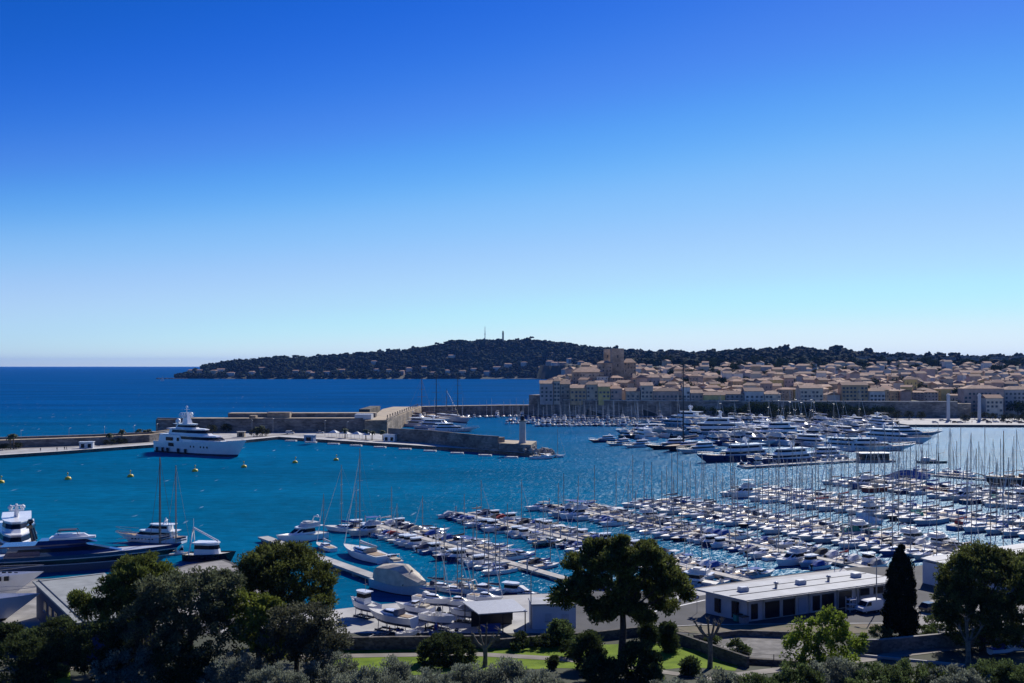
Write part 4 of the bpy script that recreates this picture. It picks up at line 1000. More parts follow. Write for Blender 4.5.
# sailing yachts
def sail(L=9.0, B=3.0, mast=12.5, key="", jib=True, hood=True):
    t = Boat(); fb = .105 * L + .1; fs = fb * .82
    t.add("hull", hull(L, B, fb, fs, .5, rake=.13, full=2.1, transom=.7, deckdrop=.03, levels=((.12, 1),)), [WHITE, ANTIF, DECK])
    b = MB(); z = fs + .1; tier(b, -L * .13, L * .24, B * .58, z - .1, z + .42, 1.3, .1, .4, 0, .2); t.add("coachroof", b, [WHITE])
    b = MB(); band(b, -L * .13, L * .24, B * .58, z - .1, z + .42, .45, .82, 1.3, .1, .4, 0, .015, .2); t.add("windows", b, [GLASSD], "coachroof")
    b = MB(); b.box((-L * .31, 0, fs + .02), (L * .26, B * .5, .06)); t.add("cockpit", b, [TEAK])
    b = MB(); xm = L * .08
    b.tube([(xm, 0, fs), (xm, 0, mast)], [.115, .08], 6)
    for zz, w in ((mast * .42, .85), (mast * .7, .65)): b.tube([(xm, -w, zz), (xm, w, zz)], .035, 4)
    for s_ in (-1, 1): b.tube([(xm - .1, s_ * B * .45, fs), (xm, s_ * .85, mast * .42), (xm, s_ * .05, mast * .93)], .014, 3, cap=False)
    b.tube([(-L * .48, 0, fs), (xm, 0, mast * .98)], .014, 3, cap=False)
    t.add("mast", b, [ALU])
    b = MB(); b.tube([(xm - .1, 0, z + 1.0), (-L * .36, 0, z + 1.1)], .07, 6); t.add("boom", b, [ALU], "mast")
    b = MB(); b.tube([(xm - .15, 0, z + 1.35), (xm - L * .1, 0, z + 1.28), (-L * .34, 0, z + 1.2)], [.24, .2, .1], 7); t.add("sail_cover", b, [BLUEC], "mast")
    if jib:
        b = MB(); b.tube([(L * .475, 0, fb + .1), (xm + .08, 0, mast * .93)], [.085, .045], 5); t.add("furled_jib", b, [WHITEC], "mast")
    if hood:
        b = MB(); x = -L * .16; b.loft([[(x - .7, -B * .3, z), (x - .7, -B * .22, z + .75), (x - .7, B * .22, z + .75), (x - .7, B * .3, z)], [(x + .5, -B * .27, z), (x + .4, -B * .18, z + .55), (x + .4, B * .18, z + .55), (x + .5, B * .27, z)]], 0); t.add("sprayhood", b, [NAVYC])
    return t
MO, MC, MW, MF, MS = m_open(), m_cover(), m_wheel(), m_fly(), m_sport()
S1, S2, S3, S4 = sail(7.6, 2.6, 10.5, hood=False), sail(9.4, 3.05, 13.2), sail(11.6, 3.6, 16.0), sail(13.6, 4.1, 19.0)
DIM = {id(MO): (6.2, 2.3), id(MC): (7.0, 2.5), id(MW): (7.6, 2.7), id(MF): (11.5, 3.8), id(MS): (10, 3.2), id(S1): (7.6, 2.6), id(S2): (9.4, 3.05), id(S3): (11.6, 3.6), id(S4): (13.6, 4.1)}

PONT = mat("pontoon_decking", (.47, .44, .39), .85, var=.15, scale=.8, bump=.2)
NBOAT = [0, 0]
def moor(t, p, rz, where, group, s=1.0, hullw=None):
    """put one boat of the type t at p; its colours become part of its label"""
    issail = t in (S1, S2, S3, S4)
    hc = hullw or rng.choices(["white", "cream", "pale grey", "navy", "blue", "red", "black"], [66, 10, 9, 7, 5, 1, 2])[0]
    cc = rng.choices(["blue", "navy", "grey", "beige", "white", "black", "red", "green"], [34, 20, 12, 12, 14, 5, 2, 1])[0]
    over = {"hull": {0: COLH[hc], 1: rng.choice([ANTIF, ANTIR, ANTIF])}}; drop = []
    if issail:
        over["sail_cover"] = {0: COLC[cc]}; over["sprayhood"] = {0: COLC[rng.choice([cc, cc, "grey", "navy"])]}
        if rng.random() < .35: drop.append("furled_jib")
        if rng.random() < .3: drop.append("sprayhood")
        if rng.random() < .12: drop.append("sail_cover"); desc = f"{hc} sailboat with bare boom"
        else: desc = f"{hc} sailboat with {cc} boom cover"
        nm, cat = "sailboat", "sailboat"
    else:
        if t in (MO, MF, MS):
            if rng.random() < .5: drop += ["bimini", "bimini_frame"]; desc = f"{hc} {dict([(id(MO), 'open motorboat'), (id(MF), 'flybridge motorboat'), (id(MS), 'sports cruiser')])[id(t)]} without awning"
            else: over["bimini"] = {0: COLC[cc]}; desc = f"{hc} {dict([(id(MO), 'open motorboat'), (id(MF), 'flybridge motorboat'), (id(MS), 'sports cruiser')])[id(t)]} with {cc} awning"
        elif t is MC: over["cockpit_cover"] = {0: COLC[cc]}; desc = f"{hc} motorboat with {cc} cover"
        else: desc = f"{hc} boat with wheelhouse"
        nm, cat = "motorboat", "motorboat"
    NBOAT[0 if issail else 1] += 1
    k = s * rng.uniform(.92, 1.06)
    return spawn(t, nm, (p[0], p[1], 0), rz + rng.uniform(-.05, .05), f"{desc}, {where}", cat, group, k, over, drop)
def pontoon(A, B_, types, name, w=2.2, gap=.3, skip=.03, start=1.5, end=1.5, finger=True, bothsides=(1, -1), z=.75, size=1.0, lim=(-18, 1042)):
    """a floating pontoon from its seaward end A to B, boats moored at right angles on both sides"""
    A, B_ = Vector((A[0], A[1], 0)), Vector((B_[0], B_[1], 0)); d = (B_ - A); Lp = d.length; d.normalize(); nn = Vector((-d.y, d.x, 0)); ang = math.atan2(d.y, d.x)
    m_ = (A + B_) / 2
    rt = empty("pontoon", (m_.x, m_.y, 0), ang, f"long narrow floating pontoon, the {name}", "pontoon", "pontoons of the marina")
    b = MB(); b.box((0, 0, z - .2), (Lp, w, .4), 0, 0); b.build("deck", PONT, rt)
    b = MB()
    for k in range(int(Lp / 6)): b.box((-Lp / 2 + 3 + k * 6, 0, .12), (2.4, w * .85, .75))
    b.build("floats", CONCD, rt)
    if finger:
        pm = MB(); pm.rev([(.17, -1), (.17, 2.6), (.02, 2.9)], 7); pmm = pm.mesh("mooring_pile", [STEEL])
        for k in range(int(Lp / 12)):
            o = obj("mooring_pile", pmm, rt); o.location = (-Lp / 2 + 1 + k * 12, (w / 2 + .2) * (1 if k % 2 else -1), 0)
    for sd in bothsides:
        s_ = start; k = 0; side = "left" if (nn * sd).x < 0 else "right"
        while s_ < Lp - end:
            t = rng.choices([x[0] for x in types], [x[1] for x in types])[0]
            L_, Bm = DIM[id(t)]; L_ *= size; Bm *= size
            p = A + d * (s_ + Bm / 2)
            c = p + nn * sd * (w / 2 + L_ / 2 + .9)
            px = PX(c)
            if lim[0] < px < lim[1]:
                if rng.random() > skip:
                    k += 1
                    out = rng.random() < .8
                    rz = math.atan2(nn.y * sd, nn.x * sd) + (0 if out else math.pi)
                    moor(t, c, rz, f"{nth(k)} from sea on {side} side of {name}", f"boats moored along the {name}", size)
            s_ += Bm + gap
SMALLS = [(MO, 3), (MC, 3), (MW, 2), (S1, 2)]
MIX = [(MO, 1), (MC, 3), (MW, 2), (S1, 3), (S2, 3), (MS, 2), (MF, .4)]
NEAR = [(MO, 2.5), (MC, 4), (MW, 2.5), (S1, 1.6), (S2, .7), (MS, 2), (MF, .25)]
SAILS = [(S1, 1), (S2, 5), (S3, 5), (MF, .5), (MS, 1), (MC, 1)]
BIGS = [(S2, 1), (S3, 6), (S4, 4), (MF, .9)]
def pp(a, b): return W(*a), W(*b)
A, B_ = pp((368, 525), (571, 583.5)); pontoon(A, B_, NEAR, "first pontoon", start=.5, end=14, size=.92)
A, B_ = pp((458, 515), (748, 584)); pontoon(A, B_, NEAR, "second pontoon", end=3, size=.9)
A, B_ = pp((551, 507), (872, 572)); pontoon(A, B_, [(MC, 4), (MW, 3), (S1, 2), (S2, 2), (MS, 2.5), (MF, .4), (MO, 2)], "third pontoon", end=3, size=.95)
A, B_ = pp((648, 503), (985, 562.3)); pontoon(A, B_, SAILS, "fourth pontoon", size=1.02)
A, B_ = pp((742, 492.5), (1100, 541)); pontoon(A, B_, BIGS, "fifth pontoon", size=1.08)
A, B_ = pp((842, 481.5), (1090, 512.8)); pontoon(A, B_, BIGS, "sixth pontoon", size=1.12)
A, B_ = pp((900, 473.5), (1060, 487)); pontoon(A, B_, BIGS, "seventh pontoon", bothsides=(1,), size=1.0, skip=.2)
# the concrete jetty at the left of the marina
j0, j1 = W(267.5, 536, 1.1), W(384, 577, 1.1)
d = (j1 - j0).normalized(); nn = Vector((-d.y, d.x, 0)); L_ = (j1 - j0).length
rt = empty("concrete_jetty", ((j0 + j1) / 2).xy.to_3d(), math.atan2(d.y, d.x), "narrow pale concrete jetty reaching out left of the boats, with open water on its left", "jetty")
b = MB(); b.box((0, -1.1, .85), (L_, 2.6, .5)); b.build("deck", CONC, rt)
b = MB()
for k in range(9): b.box((-L_ / 2 + 2 + k * (L_ - 4) / 8, -1.1, -.2), (1.2, 2.2, 1.6))
b.build("piers", CONCD, rt)

GREYHULL = {0: GREYP}
def at(px, py, rz, t, name, label, cat, group=None, s=1.0, over=None, drop=(), z=0.0):
    p = W(px, py, z); return spawn(t, name, p, rz, label, cat, group, s, over, drop)
at(301, 541, -2.35, MF, "motor_yacht", "large white flybridge motor yacht moored near the outer end of the concrete jetty", "motor yacht", None, 1.18, None, ("bimini", "bimini_frame"))
at(325, 549, 2.2, S2, "sailboat", "white sailboat with a tall mast between the flybridge yacht and the jetty bend", "sailboat", None, .95, {"sail_cover": {0: WHITEC}}, ("sprayhood",))
at(363, 557.5, 2.25, S4, "sailing_yacht", "big white sailing yacht with wooden deck gear moored beside the concrete jetty", "sailing yacht", None, 1.25, {"sail_cover": {0: WHITEC}, "sprayhood": {0: BEIGEC}, "cockpit": {0: TEAK}})
at(345, 531.5, 2.9, S3, "sailboat", "white sailboat lying across the outer end of the first pontoon", "sailboat", None, 1.05)
at(391, 562, 2.1, MS, "motorboat", "small white sports cruiser between the big sailing yacht and the tarpaulin covered hull", "motorboat", None, .85, None, ("bimini",))

# ---------------------------------------------------------------- motor yachts
def yacht(L, key, decks=2, hullcol=None, dark=False, fb=None, sport=False):
    B = L * (.20 if L < 45 else .175); f = fb or L * .072; t = Boat()
    t.add("hull", hull(L, B, f * 1.15, f * .72, L * .03, rake=.13 if not sport else .2, full=2.3, transom=.86, n=16, levels=((.07, 1),), deckdrop=f * .08), [hullcol or WHITE, ANTIR, TEAK])
    z = f * .72; x0, x1 = -L * .36, L * .20; bw = B * .84; h = L * .040 if L > 40 else L * .049 if sport else L * .047
    b, g2 = MB(), MB(); o2 = MB()
    for k in range(decks):
        rk = h * (2.0 if sport else 1.25)
        tier(b, x0, x1, bw, z, z + h, rk, .2, .5 if sport else .62)
        band(g2, x0 + L * .02, x1, bw, z, z + h, .38, .84, rk, .2, .5 if sport else .62, 0, .03)
        o2.prism(plan(x0 - L * .05, x1 - rk * .72, bw * 1.04, .62), z + h, z + h + L * .006)
        z += h + L * .006; x0 += L * .045 + (.03 * L if k else 0); x1 -= L * (.075 if not sport else .10) + rk * .5; bw *= .84
    t.add("superstructure", b, [WHITE]); t.add("windows", g2, [GLASSD], "superstructure"); t.add("deck_overhangs", o2, [WHITE], "superstructure")
    b = MB(); xa = (x0 + x1) / 2 - L * .02
    if not sport:
        b.tube([(xa - L * .015, 0, z), (xa, 0, z + L * .07)], [L * .014, L * .006], 6); b.box((xa - .01 * L, 0, z + L * .035), (L * .02, L * .075, L * .006)); b.box((xa, 0, z + L * .06), (L * .015, L * .05, L * .005))
        for s_ in (-1, 1): b.rev([(.01, 0), (L * .014, L * .012), (L * .012, L * .022), (.02, L * .03)], 8, (xa - L * .01, s_ * L * .03, z + L * .036))
    else:
        b.tube([(xa - L * .03, -bw * .4, z - h * .3), (xa - L * .05, -bw * .3, z + h * .6), (xa - L * .05, bw * .3, z + h * .6), (xa - L * .03, bw * .4, z - h * .3)], L * .008, 6); b.rev([(.01, 0), (L * .014, L * .01), (.02, L * .028)], 8, (xa - L * .05, 0, z + h * .6))
    t.add("radar_mast", b, [WHITE])
    b = MB()
    for k in range(7):
        for s_ in (-1, 1):
            xx = -L * .1 + k * L * .05
            b.box((xx, s_ * B * .485 * (1 - max(0, (xx / L + .08) / .58) ** 2.3), f * .5), (L * .018, .12, f * .13))
    t.add("portholes", b, [GLASSD], "hull")
    b = MB()
    for s_ in (-1, 1):
        b.tube([(L * .2, s_ * B * .42, f * .98), (L * .38, s_ * B * .25, f * 1.15), (L * .485, s_ * .15, f * 1.27)], .05, 4)
        b.tube([(L * .2, s_ * B * .42, f * .9 + .9), (L * .38, s_ * B * .25, f * 1.05 + .9), (L * .485, s_ * .15, f * 1.15 + .9)], .04, 4)
    t.add("bow_rail", b, [STEEL]); return t
Y50, Y38, Y28, Y22 = yacht(50, "a", 3), yacht(38, "b", 2), yacht(28, "c", 2, sport=True), yacht(21, "d", 2, sport=True)
def yat(t, L, bow, stern, label, hullc="white", sc=None, name="motor_yacht", group="motor yachts in the old harbour", over=None):
    """a yacht whose bow and stern meet the water at two pixels"""
    c = W(*bow); far_ = stern[1] <= bow[1]; lat = abs(XD(stern[0], c.y) - c.x); Lw = L * .9
    Yb = c.y
    while math.hypot(XD(stern[0], Yb) - c.x, Yb - c.y) < Lw and abs(Yb - c.y) < L * .8: Yb += .25 if far_ else -.25
    a = Vector((XD(stern[0], Yb), Yb, 0)); m_ = (a + c) / 2; ln = (c - a).length; rz = math.atan2(c.y - a.y, c.x - a.x)
    base = {id(Y22): 21, id(Y28): 28, id(Y38): 38, id(Y50): 50}[id(t)]; s_ = sc or ln / .93 / base; o = {"hull": {0: COLH[hullc]}}; o.update(over or {})
    return spawn(t, name, (m_.x, m_.y, 0), rz, label, "motor yacht", group, s_, o)
yat(Y22, 22, (589, 443), (616, 441), "navy hulled motor yacht at the left end of the yacht quay", "navy")
yat(Y22, 21, (607, 446.5), (630, 441), "pale grey motor yacht second from the left on the yacht quay", "pale grey")
yat(Y22, 23, (623, 448.5), (650, 441), "white motor yacht third from the left on the yacht quay", "white")
yat(Y28, 31, (646, 450), (690, 443), "black hulled motor yacht fourth from the left on the yacht quay", "black")
yat(Y28, 30, (677, 454), (716, 445), "white motor yacht just right of the very tall dark mast", "white")
yat(Y38, 46, (699, 463), (768, 449), "long navy motor yacht with its bow at the left, nearest the open water", "navy")
yat(Y38, 42, (748, 466), (812, 451), "second navy motor yacht right behind the longest navy one", "navy")
yat(Y28, 32, (790, 460), (842, 447), "white motor yacht with its bow beside the two navy yachts", "white")
yat(Y50, 62, (640, 426.5), (716, 429), "large white superyacht with three decks behind the tall dark mast", "teal")
yat(Y38, 40, (617, 435.5), (664, 432), "blocky teal hulled yacht in front of the small boats of the old harbour", "teal")
yat(Y50, 60, (655, 437.5), (752, 436), "long teal grey superyacht lying broadside left of the yacht cluster", "teal")
yat(Y50, 54, (729, 441), (806, 433), "white superyacht with three decks behind the two navy yachts", "white")
for i, (bx, by, sx_, sy) in enumerate([(850, 448.5, 790, 441), (886, 452.5, 820, 442), (914, 450.5, 842, 438), (930, 444, 862, 434), (941, 436.5, 880, 430)]):
    yat(Y28 if i != 3 else Y38, 38 if i != 3 else 44, (bx, by), (sx_, sy), f"white sports yacht with its bow to the right, {nth(i + 1)} from the front in the row", "white" if i != 4 else "teal", group="white sports yachts in a row")
yat(Y50, 48, (897, 431), (868, 424), "white superyacht with a tall mast at the back of the sports yachts", "white")
k = 0
for row, (x0, x1, py, dy) in enumerate([(700, 872, 437, 0), (690, 880, 430.5, 0), (684, 900, 425.5, 0), (716, 800, 444.5, 0), (628, 700, 437.5, 0)]):
    x = x0
    while x < x1:
        k += 1
        t = rng.choice([Y22, Y28, MF, MF, S4]); L0 = {id(Y22): 21, id(Y28): 28, id(MF): 11.5, id(S4): 13.6}[id(t)]; s_ = rng.uniform(1.0, 1.45) if t in (Y22, Y28) else rng.uniform(1.25, 1.75) if t is MF else rng.uniform(1.1, 1.5)
        p = W(x, py + rng.uniform(-1, 1)); hc = rng.choices(["white", "navy", "pale grey", "teal", "black"], [6, 2.5, 1, 1.5, .8])[0]
        o = {"hull": {0: COLH[hc]}}; dr = ()
        if t is MF: o["bimini"] = {0: COLC[rng.choice(["blue", "blue", "navy", "white", "beige"])]}
        if t is S4: o["sail_cover"] = {0: COLC[rng.choice(["blue", "navy", "white"])]}
        kind_ = "sailing yacht" if t is S4 else "motor yacht"
        spawn(t, kind_.replace(" ", "_"), p, rng.choice([-1.15, -1.3, -1.2, 1.95]) + rng.uniform(-.1, .1), f"{hc} {kind_} in the yacht cluster, {nth(int((x - x0) / 10) + 1)} from left in the {['second', 'middle', 'back', 'front', 'left hand'][row]} rank", kind_, "yachts packed side by side in the cluster", s_, o, dr)
        x += rng.uniform(8, 11) if t in (Y22, Y28) else rng.uniform(4.5, 6.5)
# very tall dark mast and other big sailing yachts
def bigsail(bow, stern, ztop, label, hullc, mastm, group=None):
    a, c = W(*stern), W(*bow); m_ = (a + c) / 2; ln = (c - a).length; rz = math.atan2(c.y - a.y, c.x - a.x); t = Boat(); f = ln * .06
    t.add("hull", hull(ln, ln * .2, f * 1.1, f * .8, 1, rake=.16, full=2.0, transom=.6, deckdrop=.1), [COLH[hullc], ANTIR, TEAK])
    b = MB(); tier(b, -ln * .2, ln * .12, ln * .1, f * .8, f * .8 + 1.5, 2, .3); t.add("deckhouse", b, [WHITE])
    b = MB(); band(b, -ln * .2, ln * .12, ln * .1, f * .8, f * .8 + 1.5, .4, .8, 2, .3); t.add("windows", b, [GLASSD], "deckhouse")
    b = MB(); b.tube([(ln * .06, 0, f), (ln * .06, 0, ztop)], [ztop * .009, ztop * .006], 7)
    for q in (.25, .42, .58, .74, .88): b.tube([(ln * .06, -ln * .09 * (1.1 - q), ztop * q), (ln * .06, ln * .09 * (1.1 - q), ztop * q)], ztop * .0028, 4)
    for s_ in (-1, 1): b.tube([(ln * .05, s_ * ln * .09, f), (ln * .06, s_ * ln * .06, ztop * .5), (ln * .06, 0, ztop * .97)], .03, 3, cap=False)
    b.tube([(ln * .46, 0, f), (ln * .06, 0, ztop * .95)], .05, 3, cap=False); b.tube([(-ln * .48, 0, f), (ln * .06, 0, ztop)], .04, 3, cap=False)
    t.add("mast", b, [mastm]); b = MB(); b.tube([(ln * .05, 0, f + 2.6), (-ln * .3, 0, f + 2.8)], ztop * .009, 6); t.add("boom", b, [mastm], "mast")
    b = MB(); b.tube([(ln * .04, 0, f + 3.2), (-ln * .28, 0, f + 3.3)], [ztop * .014, ztop * .009], 6); t.add("sail_cover", b, [NAVYC], "mast")
    return spawn(t, "sailing_yacht", (m_.x, m_.y, 0), rz, label, "sailing yacht", group)
bigsail((664, 452.5), (706, 446), 43.5, "black sailing yacht whose very tall dark mast rises above the town skyline", "black", DARKM)
for i, (px, top, zt) in enumerate([(419, 376, 33), (433.5, 370, 38), (455, 369, 36), (444, 391, 24)]):
    bigsail((px + 17, 425.5 - i), (px - 14, 421 - i), zt, f"large sailing yacht behind the quay wall, its dark mast {nth(i + 1)} in the group", "white", DARKM if i != 0 else BROWNH, "tall masted yachts behind the quay wall")
for i, (bx, by, sx_, sy, L0) in enumerate([(452, 427.5, 405, 417.5, 38), (466, 429.5, 418, 421, 38), (478, 431.5, 430, 425, 28), (440, 423.5, 398, 414.5, 38), (430, 419.5, 396, 412.5, 28)]):
    yat(Y38 if L0 == 38 else Y28, L0 + 2, (bx, by), (sx_, sy), f"white motor yacht moored behind the dark quay wall, {nth(i + 1)} in the row", "white", group="white yachts behind the quay wall")
at(531, 453.5, .2, MO, "motorboat", "small white open boat beside the boulders at the quay tip", "motorboat", None, 1.4, None, ("bimini", "bimini_frame"))
at(556, 457.3, .2, S2, "sailboat", "small white sailboat with bare mast off the tip of the boulders", "sailboat", None, 1.0, None, ("sprayhood", "sail_cover"))
at(543, 458.8, .05, MS, "motorboat", "low white launch lying along the boulders under the harbour light", "motorboat", None, 1.2, None, ("bimini",))
# small boats of the old harbour under the rampart, and along the far breakwater
k = 0
for row, (x0, x1, Yr, st) in enumerate([(510, 600, 742, 4.3), (507, 646, 712, 4.5), (538, 640, 684, 5.2), (603, 690, 752, 4.6)]):
    x = x0; k = 0
    while x < x1:
        k += 1; t = rng.choice([S2, S2, S3, S2, MF, MW, MS] if row != 2 else [S3, MF, MF, S2, S3, MS])
        moor(t, (XD(x, Yr + rng.uniform(-2, 2)), Yr + rng.uniform(-2, 2)), -1.5, f"{nth(k)} from left in {['back', 'middle', 'front', 'quayside'][row]} rank under the rampart", "boats of the old harbour below the rampart", 1.0 if row != 2 else 1.15)
        x += st * rng.uniform(.9, 1.25)
x = 424; k = 0
while x < 530:
    k += 1; Yr = interp(XD(x, 800), [(a, c) for a, c in fw]) - 15
    moor(rng.choice([S2, MF, MW, MS, S3]), (XD(x, Yr), Yr), -1.55, f"{nth(k)} from left along far breakwater", "boats along the far breakwater", 1.05); x += rng.uniform(4.4, 7)
# pier with a dark floating pavilion, barge, old schooner, tarpaulin covered boats
A, B_ = W(744, 468.5), W(872, 461); d = (B_ - A).normalized(); m_ = (A + B_) / 2
rt = empty("pontoon", (m_.x, m_.y, 0), math.atan2(d.y, d.x), "long pale pier running towards the dark floating pavilion", "pontoon")
b = MB(); b.box((0, 0, .7), ((B_ - A).length, 3.0, .45)); b.build("deck", CONC, rt)
b = MB()
for i in range(8): b.box((-(B_ - A).length / 2 + 3 + i * 8.6, 0, .1), (3, 2.6, .7))
b.build("floats", CONCD, rt)
k = 0
for x in np.arange(752, 862, 7.5):
    k += 1; p = A + d * ((x - 744) / 128 * (B_ - A).length); moor(rng.choice([S2, MS, MF, MW]), p + Vector((-d.y, d.x, 0)) * 7.2, 1.5, f"{nth(k)} along the pier to the pavilion", "boats along the pier")
p = W(873, 461.5)
rt = empty("floating_pavilion", p, .05, "dark brown floating pavilion with a flat roof at the end of the pier", "pavilion")
b = MB(); b.box((0, 0, .4), (16, 9, .9)); b.build("float_base", CONCD, rt)
b = MB(); b.box((0, 0, 2.2), (12, 6, 2.8)); b.build("cabin", BROWNH, rt)
b = MB(); b.box((0, 0, 3.75), (13.5, 7.2, .3)); b.build("roof", WHITE2, rt)
b = MB(); b.box((0, -3.02, 2.3), (10, .1, 1.3)); b.box((-6.02, 0, 2.3), (.1, 4.5, 1.3)); b.build("windows", GLASSD, rt)
p = W(933, 463); rt = empty("work_barge", p, .15, "dark flat work barge alone on the glittering water", "barge")
b = MB(); b.prism([(-6.5, -2.4), (5, -2.4), (6.8, 0), (5, 2.4), (-6.5, 2.4)], -.3, 1.0, 0); b.build("hull", BLACKH, rt)
b = MB(); b.box((-3.6, 0, 1.7), (2.6, 2.6, 1.4)); b.box((.4, .6, 1.3), (2, 1.6, .6)); b.build("cabin", GREYP, rt)
b = MB(); b.tube([(2.6, 0, 1), (2.6, 0, 4.0), (5.6, 0, 4.6)], .1, 5); b.build("crane_arm", DARKM, rt)
p0, p1 = W(984, 484), W(1052, 486)
rt = empty("wooden_schooner", ((p0 + p1) / 2), math.pi + .03, "old dark brown wooden schooner with two masts at the right edge", "sailing ship")
hull(25, 6, 3.4, 2.6, 1.2, rake=.1, transom=.7, levels=((.16, 1), (.8, 0), (.9, 3))).build("hull", [mat("dark_tarred_wood", (.045, .022, .016), .5, var=.2), ANTIR, TEAK, WHITE2], rt)
b = MB(); b.box((-4, 0, 3.2), (6, 2.6, 1.3)); b.box((3, 0, 3.1), (3, 2.2, .9)); b.build("deckhouse", BROWNH, rt)
for x_, zt in ((5, 19), (-4, 21)):
    b = MB(); b.tube([(x_, 0, 2.6), (x_, 0, zt)], [.22, .12], 6); b.tube([(x_ - .2, 0, 4.6), (x_ - 7, 0, 5.2)], .14, 5)
    for s_ in (-1, 1): b.tube([(x_ - .5, s_ * 2.7, 3), (x_, 0, zt * .85)], .03, 3, cap=False)
    b.build("mast", BROWNH, rt)
b = MB(); b.tube([(11.5, 0, 3.3), (17, 0, 4.6)], [.2, .08], 5); b.build("bowsprit", BROWNH, rt)
for px, py, L0, cm, cl, lb in [(909, 482.5, 17, BLUEC, "blue", "large boat wholly wrapped in bright blue tarpaulin among the far masts"), (862, 535, 9.5, GREENC, "green", "boat under a turquoise green tarpaulin among the sailboats of the fourth pontoon"), (868, 525, 9, WHITEC, "white", "boat under a peaked white tarpaulin among the fifth pontoon sailboats")]:
    p = W(px, py); rt = empty("covered_boat", p, .12, lb, "covered boat")
    hull(L0, L0 * .27, L0 * .12, L0 * .1, .5).build("hull", [WHITE, ANTIF, DECK], rt)
    b = MB(); rr = []
    for t_ in np.linspace(0, 1, 9):
        x_ = -L0 * .5 + L0 * .98 * t_; w_ = L0 * .15 * (1 - max(0, (t_ - .5) / .5) ** 2) + .05; zt = L0 * (.17 + .10 * math.sin(math.pi * min(1, t_ * 1.1))); rr.append([(x_, -w_, L0 * .08), (x_, -w_ * .75, L0 * .14), (x_, 0, zt), (x_, w_ * .75, L0 * .14), (x_, w_, L0 * .08)])
    b.loft(rr, 0); b.build("tarpaulin", cm, rt)
# distant sailing dinghy off the cape
Yd = 2600; rt = empty("sailing_dinghy", (XD(162.5, Yd), Yd, 0), .6, "tiny white sail under way off the tip of the cape", "sailboat")
hull(11, 3, 1.2, 1.0, .4).build("hull", [WHITE, ANTIF, DECK], rt)
b = MB(); b.tube([(1, 0, 1), (1, 0, 15)], .1, 5); b.build("mast", ALU, rt)
b = MB(); b.add([(.8, 0, 2), (.8, 0, 14.6), (-1.5, .55, 8), (-4.6, .3, 2.2)], [(0, 1, 2, 3)]); b.add([(1.2, 0, 13), (5, 0, 1.6), (1.5, .6, 2.4)], [(0, 1, 2)]); b.build("sail", WHITEC, rt)

# ---------------------------------------------------------------- mooring buoys
b = MB(); b.rev([(.25, -.7), (1.05, -.1), (1.15, .35), (.95, .85), (.35, 1.05)], 14); bym = b.mesh("float", [YELLOW])
b = MB(); b.tube([(0, 0, 1.0), (0, 0, 2.1)], .09, 6); b.rev([(.05, 0), (.28, .15), (.28, .45), (.05, .6)], 8, (0, 0, 2.0)); btm = b.mesh("top_mark", [YELLOW])
b = MB(); b.rev([(1.0, -.12), (1.09, -.1), (1.09, .12), (1.0, .14)], 14); bbm = b.mesh("waterline_band", [DARKM])
for i, (px, py) in enumerate([(1, 483), (68, 479.5), (130.5, 477), (195, 471.5), (244, 467.5), (295, 463), (336, 460.5)]):
    rt = empty("mooring_buoy", W(px, py), rng.uniform(0, 3), f"round yellow mooring buoy on the harbour water, {nth(i + 1)} from the left", "buoy", "yellow mooring buoys in the harbour"); rt.rotation_euler = (rng.uniform(-.15, .15), rng.uniform(-.15, .15), 0)
    obj("float", bym, rt); obj("top_mark", btm, rt); obj("waterline_band", bbm, rt)
b = MB(); b.box((0, 0, .35), (6.2, 2.6, .7), 0, 0, .97); pmm = b.mesh("float", [WHITE2]); b = MB(); b.box((-1.9, 0, .9), (.3, .3, .4)); b.box((1.9, 0, .9), (.3, .3, .4)); pm2 = b.mesh("cleats", [DARKM])
for i, (px, py) in enumerate([(291, 441.3), (311, 442.8), (333.5, 444.4), (356, 446.2), (380, 447.8), (405, 449.6), (430, 451.6), (457, 453.8), (485, 456), (511, 458)]):
    rt = empty("mooring_float", W(px, py), -.12, f"short white mooring float along the outer quay, {nth(i + 1)} from the left", "mooring float", "white mooring floats along the outer quay"); obj("float", pmm, rt); obj("cleats", pm2, rt)
print("boats: sail", NBOAT[0], "motor", NBOAT[1])
